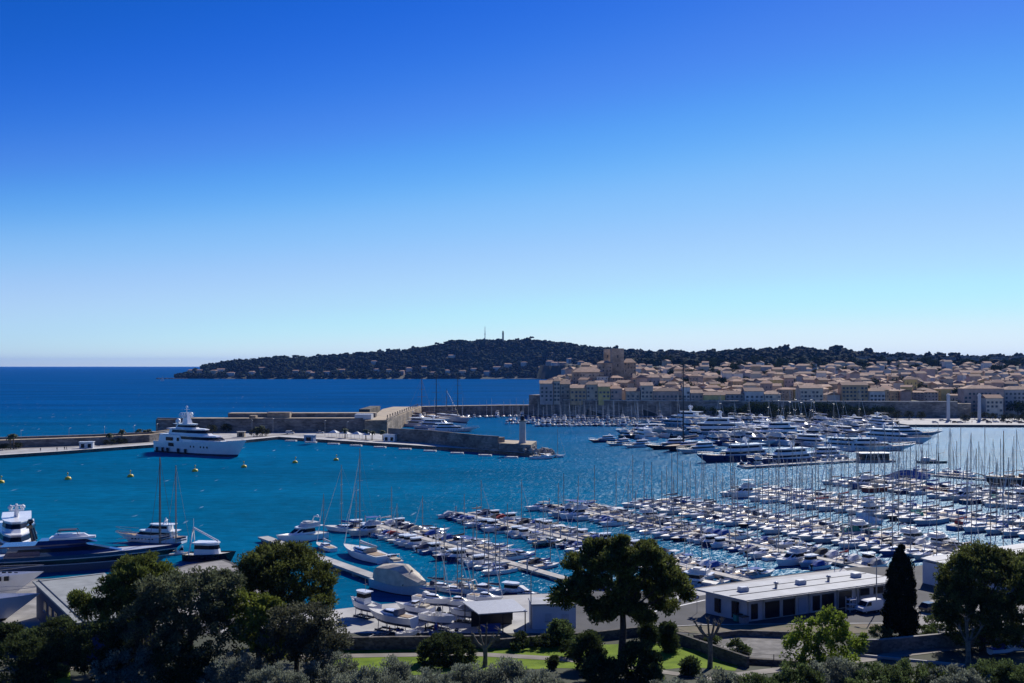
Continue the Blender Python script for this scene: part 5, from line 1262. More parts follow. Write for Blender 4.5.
# ---------------------------------------------------------------- the superyacht at the outer quay
def hero():
    t = Boat(); L, B = 58, 10.4
    t.add("hull", hull(L, B, 7.4, 5.0, 1.5, rake=.10, full=2.6, transom=.9, n=20, levels=((.06, 1), (.13, 3)), deckdrop=.9), [WHITE, ANTIR, TEAK, NAVY])
    b, w_, o = MB(), MB(), MB()
    tier(b, -23, 17, 9.2, 4.3, 8.2, 6.0, .4, .55); band(w_, -20, 17, 9.2, 4.3, 8.2, .58, .9, 6.0, .4, .55, 0, .04)
    tier(b, -25, -4, 9.8, 4.3, 8.0, 3, .4, .8)
    o.prism(plan(-25, 11.5, 9.0, .5), 8.2, 8.5, 0, plan(-25, 10, 8.6, .5))
    tier(b, -19, 6, 7.6, 8.5, 10.9, 3.6, .5, .5); band(w_, -17, 6, 7.6, 8.5, 10.9, .35, .86, 3.6, .5, .5, 0, .04)
    o.prism(plan(-21, 3.6, 7.8, .5), 10.9, 11.2, 0, plan(-20, 2.5, 6.8, .5))
    tier(b, -15.5, -3, 5.4, 11.2, 13.0, 2.2, .8, .5); band(w_, -14.5, -3, 5.4, 11.2, 13.0, .3, .8, 2.2, .8, .5, 0, .04)
    o.prism(plan(-17, -4.2, 5.8, .5), 13.0, 13.25)
    t.add("superstructure", b, [WHITE]); t.add("windows", w_, [GLASSD], "superstructure"); t.add("deck_overhangs", o, [WHITE], "superstructure")
    b = MB(); b.loft([[(-12.6, -1.4, 13.2), (-8.6, -1.4, 13.2), (-8.6, 1.4, 13.2), (-12.6, 1.4, 13.2)], [(-12, -.6, 18), (-10.2, -.6, 18), (-10.2, .6, 18), (-12, .6, 18)]], 0)
    b.box((-11, 0, 16.2), (1.2, 6.4, .3)); b.box((-11, 0, 18.1), (1.4, 3.6, .3)); b.tube([(-11, 0, 18), (-11, 0, 21.3)], [.22, .12], 6); b.box((-10.8, 0, 19.6), (.3, 2.6, .18)); b.rev([(.5, 0), (.6, .4), (.2, .9)], 8, (-11, 0, 20.4))
    t.add("radar_mast", b, [WHITE])
    b = MB()
    for x, y, z, r in ((-11.4, -2.7, 16.4, 1.0), (-11.4, 2.7, 16.4, 1.0), (-14.4, -2, 13.3, 1.2), (-14.4, 2, 13.3, 1.2)): b.rev([(r * .5, 0), (r * .98, r * .5), (r, r), (r * .7, r * 1.65), (.02, r * 1.9)], 10, (x, y, z))
    t.add("satellite_domes", b, [WHITE], "radar_mast")
    b = MB()
    for x in (-2, .2, 4.6, 6.6, 8.6): b.box((x, -B * .474 * (1 - max(0, (x / L + .08) / .58) ** 2.6) - .02, 3.6), (.55, .25, .8))
    for x in (-2, .2, 4.6, 6.6, 8.6): b.box((x, B * .474 * (1 - max(0, (x / L + .08) / .58) ** 2.6) + .02, 3.6), (.55, .25, .8))
    t.add("portholes", b, [GLASSD], "hull")
    b = MB()
    for x, z, w in ((-17, 6.4, 4.6), (-15.5, 3.9, 3.6), (-11, 6.4, 1.2)): 
        for s_ in (-1, 1): b.box((x, s_ * (4.86 if z > 5 else 5.02), z), (w, .3, 1.5))
    t.add("side_openings", b, [GLASSD], "superstructure")
    fm = MB()
    for k, x in enumerate((-25, -21, -17.5, -10, -5)): fm.tube([(x, -5.5, .4), (x, -5.5, 2.4)], .55, 8)
    t.add("fenders", fm, [RUBBER], "hull")
    b = MB()
    for s_ in (-1, 1):
        b.tube([(8, s_ * 4.3, 6.6), (18, s_ * 3.0, 7.5), (27.5, s_ * .6, 8.3)], .06, 4)
    t.add("bow_rail", b, [STEEL]); return t
a, c = W(163.5, 451), W(244.5, 457.3)
spawn(hero(), "superyacht", ((a + c) / 2), math.atan2(c.y - a.y, c.x - a.x), "very large white superyacht with satellite domes berthed alone at the outer quay", "superyacht", None, (c - a).length / 55.5)

# ---------------------------------------------------------------- the shipyard at the left
spawn(Y38, "superyacht", (-112.5, 226, 0), -1.12, "white superyacht seen from its bow behind the navy yacht at the left edge", "superyacht", None, 1.12)
def navy_yacht():
    t = Boat(); L = 39
    t.add("hull", hull(L, 7.6, 4.2, 3.2, 1, rake=.13, full=2.2, transom=.86, n=18, levels=((.42, 3), (.47, 4), (.74, 5), (.80, 4)), deckdrop=.2), [NAVY, ANTIR, GREYP, mat("slate_hull_paint", (.11, .125, .16), .3, var=.1, coat=.4), GREYP, BLACKH])
    b, w_ = MB(), MB()
    tier(b, -15, 9, 6.2, 3.1, 5.2, 9, 1.2, .4); band(w_, -13, 9, 6.2, 3.1, 5.2, .45, .8, 9, 1.2, .4, 0, .03)
    b.prism(plan(-15.5, .5, 5.6, .5), 5.2, 5.5); b.box((-11, 0, 3.9), (6, 6.3, .9)); b.prism(plan(-9, 2.5, 4.6, .5), 5.5, 6.24, 0, plan(-8.5, 0, 4.0, .5))
    t.add("superstructure", b, [NAVY]); t.add("windows", w_, [GLASSD], "superstructure")
    b = MB(); b.tube([(-9.5, -1, 6.2), (-10.2, -1, 9.4)], [.5, .35], 6); b.tube([(-9.5, 1, 6.2), (-10.2, 1, 9.4)], [.5, .35], 6); b.box((-10.2, 0, 9.2), (1.2, 3.2, .6)); b.rev([(.2, 0), (.7, .5), (.4, 1.1)], 8, (-10.3, 0, 9.5)); t.add("radar_mast", b, [BLACKH])
    b = MB(); b.prism(plan(-6.5, 2.2, 3.4, .5), 6.26, 6.7); b.prism(plan(-5.8, 1, 2.6, .5), 6.7, 7.3, 0, plan(-5.6, 0, 2.2, .5)); t.add("flybridge", b, [WHITE])
    b = MB(); b.tube([(-4.8, -1.2, 7.2), (-5, -1.1, 8), (-1.4, -1.1, 8.1), (-1, -1.2, 7.2)], .09, 5); b.tube([(-4.8, 1.2, 7.2), (-5, 1.1, 8), (-1.4, 1.1, 8.1), (-1, 1.2, 7.2)], .09, 5); b.box((-3.2, 0, 8.12), (3.4, 2.4, .1)); t.add("flybridge_awning", b, [NAVYC], "flybridge")
    b = MB()
    for s_ in (-1, 1): b.tube([(6, s_ * 3, 5.2), (14, s_ * 1.8, 5.9), (19, s_ * .3, 6.3)], .05, 4)
    t.add("bow_rail", b, [STEEL]); return t
a, c = W(-12, 572.5), W(176, 563)
spawn(navy_yacht(), "motor_yacht", (a + c) / 2, math.atan2(c.y - a.y, c.x - a.x), "long sleek navy motor yacht with a black stripe lying at the shipyard quay", "motor yacht", None, (c - a).length / 36.5)
a, c = W(184, 543), W(115, 541)
spawn(Y22, "motor_yacht", (a + c) / 2, math.atan2(c.y - a.y, c.x - a.x), "white motor cruiser with its bow to the left, moored beyond the long navy yacht", "motor yacht", None, (.84, .9, 1.3))
bigsail((147, 556), (176, 551.5), 21.5, "sailing yacht behind the navy yacht with the taller, darker of two masts", "navy", mat("mast_bronze", (.17, .12, .10), .4, metal=.3))
bigsail((163, 556.5), (192, 553), 19.8, "sailing yacht behind the navy yacht bow with a slender white mast", "white", ALU)
t = Boat(); t.add("hull", hull(12, 4.4, 2.3, 1.5, .8, full=3, transom=.95, deckdrop=.3), [BLACKH, ANTIR, DECK])
b = MB(); tier(b, -3.4, 2.2, 3.2, 1.5, 4.0, .5, .2, .7); b.prism(plan(-3.8, 2.0, 3.6, .7), 4.0, 4.2); t.add("wheelhouse", b, [WHITE])
b = MB(); band(b, -3.4, 2.2, 3.2, 1.5, 4.0, .5, .85, .5, .2, .7); t.add("windows", b, [GLASSD], "wheelhouse")
b = MB(); b.tube([(-4.6, -1.6, 1.5), (-4.2, 0, 7.4), (-4.6, 1.6, 1.5)], .14, 6); b.tube([(-4.2, 0, 7.3), (1.8, 0, 4.4)], .22, 6); b.tube([(-4.2, 0, 7.3), (-4.2, 0, 9.4)], .06, 5); t.add("lifting_frame", b, [WHITE])
b = MB()
for x in (-4, -1, 2): b.rev([(.3, -.15), (.55, 0), (.3, .15)], 8, (x, -2.25, 1.1))
t.add("tyre_fenders", b, [RUBBER], "hull")
spawn(t, "workboat", W(211, 560.5), -.15, "dark hulled workboat with a white lifting frame at the tip of the shipyard quay", "workboat", None, .95)
# dry-docked hulls on cradles
CRT = [None]
def cradle(x, y, rz, L, w, z, label, group="cradles under the dry docked boats", z0=1.5):
    rt = empty("boat_cradle", (x, y, z0), rz, label, "boat cradle", group)
    b = MB()
    for s_ in (-1, 1): b.box((0, s_ * w * .3, .12), (L, .16, .2))
    for x_ in (-L * .42, 0, L * .42): b.box((x_, 0, .12), (.16, w * .8, .18))
    b.build("base_frame", DARKM, rt)
    pm = MB(); pm.tube([(0, 0, .1), (0, 0, z)], .06, 6); pm.box((0, 0, z), (.3, .3, .08)); m_ = pm.mesh("prop", [STEEL])
    for x_ in (-L * .4, 0, L * .35):
        for s_ in (-1, 1):
            o = obj("prop", m_, rt); o.location = (x_, s_ * w * .36, 0); o.rotation_euler = (s_ * .12, 0, 0)
def dock_hull(deckm, holes):
    t = Boat(); L = 27
    t.add("hull", hull(L, 6.2, 4.1, 3.1, 1.3, rake=.20, full=2.0, transom=.9, n=16, flare=.95, levels=((.06, 1),), deckdrop=1.0), [WHITE, ANTIR, deckm])
    b = MB(); tier(b, -11, 3.5, 4.9, 2.6, 5.4, 4, .3, .5); t.add("superstructure", b, [WHITE])
    b = MB(); band(b, -11, 3.5, 4.9, 2.6, 5.4, .4, .85, 4, .3, .5, 0, .03); t.add("windows", b, [GLASSD], "superstructure")
    b = MB()
    for s_ in (-1, 1):
        for k in range(6 if holes else 3):
            x = 2.2 + k * 1.15 if holes else 5.4 + k * .8
            y = 3.1 * (1 - max(0, (x / L + .5 - .42) / .58) ** 2.0) + .0
            if holes: b.box((x, s_ * y, 3.25), (.75, .22, .75), -s_ * .1 * k * .6)
            else: b.tube([(x, s_ * (y - .3), 2.0), (x, s_ * (y + .0), 2.0)], .16, 8)
    t.add("bulwark_openings" if holes else "portholes", b, [GLASSD], "hull")
    b = MB()
    for s_ in (-1, 1): b.tube([(4, s_ * 2.6, 4.5), (9, s_ * 1.5, 4.9), (13.4, s_ * .15, 5.2)], .045, 4)
    t.add("bow_rail", b, [STEEL]); return t
for px, Y, zb, rz, holes, nm in ((43, 171, 6.5, .03, True, "upper white yacht bow with square bulwark openings in dry dock at the left edge"), (39, 157, 5.9, .04, False, "lower white yacht bow with small round portholes in dry dock at the left edge")):
    x = XD(px, Y) - 13.5; z0 = zb - 4.1
    spawn(dock_hull(DECK, holes), "motor_yacht", (x, Y, z0), rz, nm, "motor yacht", "yachts in dry dock")
    cradle(x, Y, rz, 15, 5, max(.5, z0 - .8 - 1.5), f"steel cradle under the {nm.split()[0]} dry docked yacht")
# long shed with a grey sheet roof
def building(name, C0, ang, L_, Wd, z0, h, over, label, wallm, roofm, seams, openings=(), cat="building", rise=0.0, sk=0.0):
    """C0: near left roof corner"""
    rt = empty(name, (C0[0], C0[1], z0), ang, label, cat)
    b = MB(); o_ = over; b.prism([(o_, o_), (L_ - o_, o_), (L_ - o_ - sk, Wd - o_), (o_ - sk, Wd - o_)], -1, h, 0); b.build("wall", wallm, rt)
    b = MB(); b.add([(0, 0, h), (L_, 0, h), (L_ - sk, Wd, h + rise), (-sk, Wd, h + rise), (0, 0, h + .28), (L_, 0, h + .28), (L_ - sk, Wd, h + .28 + rise), (-sk, Wd, h + .28 + rise)], [(3, 2, 1, 0), (4, 5, 6, 7), (0, 1, 5, 4), (1, 2, 6, 5), (2, 3, 7, 6), (3, 0, 4, 7)])
    rf = b.build("roof", roofm, rt)
    for k in range(len(seams)):
        ax, v = seams[k]; b = MB()
        if ax == 'x': b.box((L_ / 2 - sk * v / Wd, v, h + .29 + rise * v / Wd), (L_ - .8, .16, .12))
        else:
            q = 24
            for i in range(q): b.box((v, Wd * (i + .5) / q, h + .30 + rise * (i + .5) / q), (.14, Wd / q * .98, .14))
        b.build("roof_seam", DARKM, rf)
    for (face, u, w, z, hh, m, pn) in openings:
        b = MB()
        if face == 'n': b.box((u, over - .03, z), (w, .12, hh))
        else: b.box((over - .03 - sk * u / Wd, u, z), (.12 if not sk else .5, w, hh))
        o = b.build(pn, m, rt)
        if pn == "window":
            b = MB()
            if face == 'n': b.box((u, over - .1, z - hh / 2 - .06), (w + .2, .16, .1))
            else: b.box((over - .1, u, z - hh / 2 - .06), (.16, w + .2, .1))
            b.build("sill", CONC, o)
    return rt
ROOFG = mat("grey_sheet_roof", (.30, .315, .30), .75, var=.1, scale=.5, detail=8)
ROOFW = mat("pale_membrane_roof", (.36, .375, .39), .7, var=.1, scale=.35, detail=9)
BLUEW = mat("pale_blue_render", (.34, .38, .46), .85, var=.06, scale=.4)
ang = math.atan2(26, -18.4) - math.pi / 2
building("shipyard_shed", (-58.6, 134), math.atan2(.578, .816), 11, 32, 1.7, 5.3, .5, "long shed with a flat grey sheet roof beside the dry docked yachts", mat("shadow_blue_shed_wall", (.035, .05, .095), .7, var=.1), ROOFG, [('x', 31), ('y', .9)], [('n', 3, 3.2, 1.6, 3.2, BLUEC, "roller_door"), ('n', 8, 1.4, 2.4, 1.2, GLASSD, "window")] + [('w', 4 + 4 * k, 2.0, 3.0, 1.4, GLASSD, "window") for k in range(6)])  # the blue shadow on the shed walls is put into their dark colour

# ---------------------------------------------------------------- the long harbour building, the white store, yard pavilion
ops = []
for u, w, z, hh, m, pn in [(2.6, 1.3, 1.5, 2.4, GLASSD, "door"), (6.2, 2.9, 1.45, 2.6, GLASSD, "glazed_front"), (9.6, 2.4, 1.45, 2.6, GLASSD, "glazed_front"), (12.4, 1.6, 1.5, 2.4, BLUEW, "door"), (15.4, 1.5, 1.5, 2.4, GLASSD, "door"), (17.9, 2.6, 1.5, 2.5, GLASSD, "glazed_front"), (21.6, 3.0, 1.5, 2.7, DARKM, "roller_door"), (26, 2.2, 2.3, 1.1, GLASSD, "window"), (29.2, 2.2, 2.3, 1.1, GLASSD, "window"), (32, 1.2, 2.3, 1.1, GLASSD, "window")]: ops.append(('n', u, w, z, hh, m, pn))
ops += [('w', 3.0, 1.2, 1.6, 2.6, GLASSD, "door"), ('w', 6.4, 1.4, 1.7, 2.2, GLASSD, "window")]
rt = building("harbour_office", (36.5, 155.5), math.atan2(.438, .899), 34, 9.6, 1.5, 3.45, 1.1, "long low harbour building with a pale flat roof behind the lawn", [mat("white_render", (.50, .505, .53), .85, var=.07, scale=.4)], ROOFW, [('x', 3.4), ('x', 6.6)], ops, rise=.1, sk=2.4)
for u in (4.4, 8.1, 11, 13.9, 20, 24.2):
    b = MB(); b.box((u, 1.0, 1.7), (.25, .14, 3.3)); b.build("pilaster", CONC, rt)
for u, v, q in ((5, 5.2, 1), (11.5, 4.9, 0), (17, 5.1, 1), (23, 5.0, 0), (29.5, 5.2, 1)):
    b = MB(); x = u - 2.4 * v / 9.6
    if q: b.box((x, v, 4.05), (1.5, 1.1, .75)); b.box((x, v, 4.46), (1.3, .9, .08))
    else: b.rev([(.22, 0), (.22, .7), (.42, .7), (.42, .85), (.05, 1.0)], 10, (x, v, 3.75))
    b.build("air_unit" if q else "roof_vent", GREYP if q else STEEL, rt)
b = MB(); b.box((17, -.09, 3.52), (33.8, .16, .16)); b.build("gutter", STEEL, rt)
for u in (1.25, 14.0, 24.9, 32.7):
    b = MB(); b.tube([(u, .1, 3.45), (u, .98, 3.1), (u, .98, -.1)], .06, 6); b.build("downpipe", STEEL, rt)
building("storehouse", (81.4, 175.6), .52, 44, 11, 1.5, 4.0, .25, "white storehouse with a pale flat roof behind the round pine at the right", mat("white_store_wall", (.62, .62, .63), .8, var=.05, scale=.4), ROOFW, [('x', 4), ('x', 8)], [('w', 5, 1.6, 1.3, 2.4, GREYP, "door")], rise=.35)
rt = empty("yard_pavilion", (-5.0, 149.4, 1.5), .26, "open pavilion with a flat grey metal roof at the edge of the boat yard", "pavilion")
b = MB(); b.add([(0, 0, 3.0), (7.6, 0, 3.0), (6.9, 6, 3.5), (-1.2, 6, 3.5), (0, 0, 3.16), (7.6, 0, 3.16), (6.9, 6, 3.66), (-1.2, 6, 3.66)], [(3, 2, 1, 0), (4, 5, 6, 7), (0, 1, 5, 4), (1, 2, 6, 5), (2, 3, 7, 6), (3, 0, 4, 7)]); b.build("roof", mat("grey_metal_roof", (.42, .44, .46), .5, metal=.2, var=.06), rt)
pm = MB(); pm.box((0, 0, 1.5), (.14, .14, 3.0)); pm = pm.mesh("post", [DARKM])
for x, y in ((.2, .2), (3.8, .2), (7.3, .2), (-.9, 5.6), (3, 5.6), (6.7, 5.6)): obj("post", pm, rt).location = (x, y, 0 if y < 3 else .45)
b = MB(); b.box((3.2, 4.9, 1.2), (6.5, .15, 2.4)); b.build("back_wall", DARKM, rt)
b = MB(); b.box((2.2, 1.8, .5), (3.2, .8, 1.0)); b.build("counter", BLUEC, rt)
rt = building("white_kiosk", (3.0, 152.4), .1, 7.0, 4.6, 1.5, 3.6, .12, "small white flat roofed building between the pavilion and the central pine", mat("kiosk_white_wall", (.66, .67, .68), .8, var=.05, scale=.4), ROOFW, [], [('n', 2.6, 1.0, 1.8, 1.2, GREYP, "window"), ('n', 5.2, 1.1, 1.15, 2.2, GREYP, "door")])

# ---------------------------------------------------------------- boats standing in the yard, boats afloat beside it
def yb(px, py, t, rz, lift, label, cat="boat", s=1.0, over=None, drop=(), name="motorboat", mast=False):
    p = W(px, py, 1.5); L0, B0 = DIM[id(t)]
    dr = tuple(drop) + (() if mast else ("mast", "furled_jib", "boom", "sail_cover"))
    spawn(t, name, (p.x, p.y, 1.5 + lift), rz, label, "sailboat" if name == "sailboat" else "motorboat", "boats standing in the yard", (s * 1.08, s * 1.1, s * 1.35), over, dr)
    cradle(p.x, p.y, rz, L0 * s * .6, B0 * s, lift - .05, "steel props under " + label.split(" in the yard")[0])
yb(364, 617, MW, 2.45, 1.5, "small white wheelhouse boat at the water end, in the yard", s=.78)
yb(391, 631, S2, 2.55, 1.6, "white sailboat hull carrying an orange lifebuoy, in the yard", name="sailboat", s=.9, over={"sprayhood": {0: GREYC}})
yb(414, 619, MS, 2.75, 1.3, "white sports cruiser hull with bow left, in the yard", s=.62, drop=("bimini",))
yb(438, 629, MO, -.62, 1.2, "white open boat tilted with bow right, in the yard", s=.95, drop=("bimini", "bimini_frame", "outboard_motor"))
yb(433, 613, S2, -.5, 1.7, "white sailboat hull behind the open boat, in the yard", name="sailboat", s=.72, over={"sprayhood": {0: WHITEC}}, mast=True)
yb(459, 614, S1, -.45, 1.5, "white sailboat with mast up beside the pavilion, in the yard", name="sailboat", s=.78, mast=True)
yb(464, 622, MC, 2.8, 1.1, "grey hulled motorboat beneath the pavilion edge, in the yard", s=.7, over={"hull": GREYHULL, "cockpit_cover": {0: GREYC}})
yb(486, 609, S1, -.5, 1.4, "pale sailboat with navy cover behind the pavilion roof, in the yard", name="sailboat", s=.8, mast=True, over={"sail_cover": {0: NAVYC}})
yb(407, 641, MO, .3, .8, "small bare dinghy near the garden wall, in the yard", s=.5, drop=("bimini", "bimini_frame", "outboard_motor", "windscreen"))
p = W(394, 613, 3.8); rt = empty("lifebuoy", (p.x - .2, p.y - .6, 4.25), .4, "orange lifebuoy on the deck of the white sailboat hull in the yard", "lifebuoy")
b = MB(); b.rev([(.42, -.1), (.62, -.12), (.66, 0), (.62, .12), (.42, .1), (.38, 0), (.42, -.1)], 14); b.build("ring", ORANGE, rt)
b = MB()
for k in range(4): b.box((.52 * math.cos(k * 1.571), .52 * math.sin(k * 1.571), 0), (.16, .34, .27), k * 1.571)
b.build("bands", WHITE, rt)
# tarpaulin covered hull afloat
rt = empty("covered_motor_yacht", (-20.6, 184, 0), -.72, "pale blue hull under a peaked beige tarpaulin beside the boat yard", "covered boat", None, (.9, .9, .86))
hull(15.5, 4.8, 2.7, 2.2, .8, full=2.6, levels=((.1, 1),), deckdrop=.1).build("hull", [mat("pale_blue_hull_paint", (.40, .52, .62), .35, var=.05), ANTIR, DECK], rt)
b = MB(); rr = []
for x, w, e, s_, z in [(-6.4, 2.0, 2.5, 4.2, 4.5), (-5.2, 2.45, 2.2, 4.9, 5.4), (-1.5, 2.5, 2.0, 5.2, 6.1), (1.6, 2.5, 2.0, 5.0, 6.3), (3.4, 2.3, 2.2, 4.3, 5.0), (6.4, 1.3, 2.6, 3.2, 3.6)]:
    rr.append([(x, -w, e), (x, -w * .86, s_), (x, -w * .3, z - .15), (x, 0, z), (x, w * .3, z - .15), (x, w * .86, s_), (x, w, e)])
b.loft(rr, 0); b.build("tarpaulin", mat("beige_tarpaulin", (.62, .55, .43), .8, var=.14, scale=.6, bump=.5, bscale=2), rt)
b = MB(); b.tube([(3.2, -2.4, 2.3), (3.4, 0, 5.3), (3.2, 2.4, 2.3)], .12, 6); b.build("support_frame", DARKM, rt)
for i, (px, py, t, rz) in enumerate([(441, 590, S2, -.55), (455, 592.5, S1, -.5), (470, 592, S2, -.6), (484, 595, MS, -.5), (497, 594.5, S1, -.55), (511, 596, MW, -.5), (523, 597, MC, -.6), (575, 595, MO, 2.4), (600, 595, MC, 2.5), (690, 586, MF, 2.6), (700, 590, MO, 2.5)]):
    p = W(px, py); moor(t, p, rz, f"{nth(i + 1)} from left along the yard shore", "boats afloat along the yard shore", .95)
# yard clutter
dm = MB(); dm.rev([(.29, 0), (.29, .88)], 10); dm = dm.mesh("drum_body", [BLUEC]); dl = MB(); dl.rev([(.3, 0), (.3, .04), (.05, .05)], 10, (0, 0, .88)); dl = dl.mesh("drum_lid", [DARKM])
for i, (px, py) in enumerate([(398, 634), (402, 635), (431, 636.5), (447, 636), (449, 637)]):
    rt = empty("oil_drum", W(px, py, 1.5), 0, f"dark blue drum on the yard concrete near the garden wall, {nth(i + 1)} from the left", "drum", "drums in the boat yard"); obj("drum_body", dm, rt); obj("drum_lid", dl, rt)
def trailer(px, py, rz, label):
    rt = empty("boat_trailer", W(px, py, 1.5), rz, label, "trailer", "boat trailers in the yard")
    b = MB()
    for s_ in (-1, 1): b.tube([(-2, s_ * .7, .5), (1, s_ * .7, .5), (2.4, 0, .5)], .05, 5)
    for x in (-1.6, 0, 1): b.box((x, 0, .5), (.08, 1.4, .08))
    b.tube([(2.4, 0, .5), (3.2, 0, .5)], .05, 5); b.build("frame", STEEL, rt)
    wm = MB(); wm.tube([(0, -.1, 0), (0, .1, 0)], .32, 12); wm = wm.mesh("wheel", [RUBBER])
    for s_ in (-1, 1): obj("wheel", wm, rt).location = (-.6, s_ * .85, .32)
    b = MB(); b.box((2.2, 0, .9), (.1, .1, .8)); b.build("winch_post", REDH, rt)
trailer(420, 635, .4, "empty boat trailer near the garden wall behind the clipped bush"); trailer(380, 638, 1.0, "empty boat trailer below the sailboat hull with the lifebuoy"); trailer(450, 633, 2.6, "boat trailer beside the open boat with bow right")

# ---------------------------------------------------------------- vehicles
def van(p, rz, label, paint, s=1.0):
    rt = empty("parked_van", p, rz, label, "van", None, s)
    prof = [(-2.5, .45), (-2.55, 1.2), (-2.45, 2.05), (-2.2, 2.2), (.7, 2.2), (1.15, 2.05), (1.85, 1.25), (2.45, 1.05), (2.55, .75), (2.5, .45)]
    b = MB(); inset = [0, 0, .08, .16, .16, .16, .07, .06, 0, 0]
    b.loft([[(x, -.98 + i, z) for (x, z), i in zip(prof, inset)], [(x, .98 - i, z) for (x, z), i in zip(prof, inset)]], 0); b.build("body", paint, rt, True)
    b = MB(); b.add([(1.2, -.78, 2.0), (1.2, .78, 2.0), (1.86, .88, 1.29), (1.86, -.88, 1.29)], [(3, 2, 1, 0)]); b.v = [(x + .03, y, z + .03) for x, y, z in b.v]; b.build("windscreen", GLASSD, rt)
    for s_ in (-1, 1):
        b = MB(); q = [(.35, .90, 1.35), (1.6, .945, 1.35), (1.05, .85, 1.98), (.35, .85, 1.98)]; b.add([(x, y * s_ + s_ * .035, z) for x, y, z in q], [(0, 1, 2, 3) if s_ < 0 else (3, 2, 1, 0)]); b.build("side_window", GLASSD, rt)
        b = MB(); b.box((2.5, s_ * .7, .88), (.1, .34, .22)); b.build("headlight", GREYP, rt)
    wm = MB(); wm.tube([(0, -.11, 0), (0, .11, 0)], .34, 14); wm = wm.mesh("tyre", [RUBBER]); hm = MB(); hm.tube([(0, -.125, 0), (0, .125, 0)], .19, 10); hm = hm.mesh("rim", [STEEL])
    for x in (-1.6, 1.65):
        for s_ in (-1, 1):
            o = obj("wheel", wm, rt); o.location = (x, s_ * .86, .34); obj("rim", hm, o)
    b = MB(); b.box((0, 0, .42), (5.1, 1.9, .2)); b.build("bumper", DARKM, rt)
def car_t():
    T = []
    prof = [(-2.0, .35), (-2.05, .8), (-1.95, .95), (1.15, .95), (1.95, .8), (2.05, .55), (2.0, .35)]
    b = MB(); b.loft([[(x, -.85, z) for x, z in prof], [(x, .85, z) for x, z in prof]], 0); T.append(("body", b.mesh("car_body", [BLACKH])))
    cab = [(-1.85, .95), (-1.5, 1.42), (.2, 1.45), (1.05, .95)]
    b = MB(); b.loft([[(x, -.82 + (z - .95) * .3, z) for x, z in cab], [(x, .82 - (z - .95) * .3, z) for x, z in cab]], 0); T.append(("cabin_glass", b.mesh("car_glass", [GLASSD])))
    b = MB(); b.prism([(-1.45, -.66), (.15, -.66), (.15, .66), (-1.45, .66)], 1.44, 1.5); T.append(("roof", b.mesh("car_roof", [BLACKH])))
    wm = MB(); wm.tube([(0, -.1, 0), (0, .1, 0)], .31, 12); wm = wm.mesh("car_wheel", [RUBBER]); return T, wm
CT, CW = car_t()
def car(p, rz, paint, label, group=None):
    rt = empty("parked_car", p, rz, label, "car", group)
    for n_, m_ in CT: obj(n_, m_, rt, None if n_ == "cabin_glass" else {0: paint})
    for x in (-1.25, 1.3):
        for s_ in (-1, 1): obj("wheel", CW, rt).location = (x, s_ * .78, .31)
van((58.6, 163.4, 1.508), .46 + math.pi, "white delivery van parked in front of the long harbour building", WHITE, .92)
p = W(931, 611, 1.508); car(p, .5, BLACKH, "dark car parked on the lot between the cypress and the round pine")
for i, (px, py, c_) in enumerate([(955, 423, "black"), (960, 423, "pale grey"), (966, 421, "navy"), (985, 421, "black"), (989, 423, "navy"), (996, 422.5, "white"), (1003, 421.5, "black"), (1009, 423, "black"), (1016, 422, "pale grey"), (1021, 423.2, "black"), (935, 423, "white"), (942, 421, "pale grey")]):
    car(W(px, py, 1.71), rng.uniform(-.3, .3), COLH[c_], f"{c_} car parked on the far right quay, {nth(sorted([955, 960, 966, 985, 989, 996, 1003, 1009, 1016, 1021, 935, 942]).index(px) + 1)} from the left", "cars parked on the far quay")
car(W(320.5, 433.3, 1.62), 0, GREYP, "small grey car driving on the outer quay road")
van(W(290, 434.0, 1.62), .1, "pale van on the outer quay beside the blue kiosk", WHITE2, .95)
# things on the outer quay
def hut(name, px, py, w, d, h, m, rm, rz, label, cat="kiosk", arch=0):
    rt = empty(name, W(px, py, 1.6), rz, label, cat)
    b = MB(); b.box((0, d / 2, h / 2), (w, d, h)); b.build("wall", m, rt); b = MB(); b.box((0, d / 2, h + .12), (w + .6, d + .6, .24)); b.build("roof", rm, rt)
    n_ = max(1, int(w / 3))
    for k in range(n_):
        b = MB(); b.box((-w / 2 + (k + .5) * w / n_, -.03, 1.3), (w / n_ * .5, .1, 1.9)); b.build("door", GLASSD, rt)
hut("office_cabin", 86, 448.5, 6.2, 3, 3.0, GREYP, WHITE, .15, "pale grey cabin standing near the edge of the left quay")
hut("kiosk", 308.5, 441.5, 5.4, 3.2, 3.2, BLUEW, GREYP, -.3, "blue grey kiosk at the edge of the outer quay")
hut("container_office", 389, 441.5, 6.4, 3.2, 3.6, WHITE, WHITE, -.3, "white container office at the foot of the dark quay wall", "cabin")
hut("guard_house", 240.5, 437.0, 4, 3, 2.8, SAND, CONC, 0, "small sandy guard house on the quay right of the superyacht", "cabin")
hut("arcade", 160, 439.5, 11, 4, 4.0, CONC, CONC, .1, "low pale arcade on the quay behind the stern of the white superyacht", "arcade")
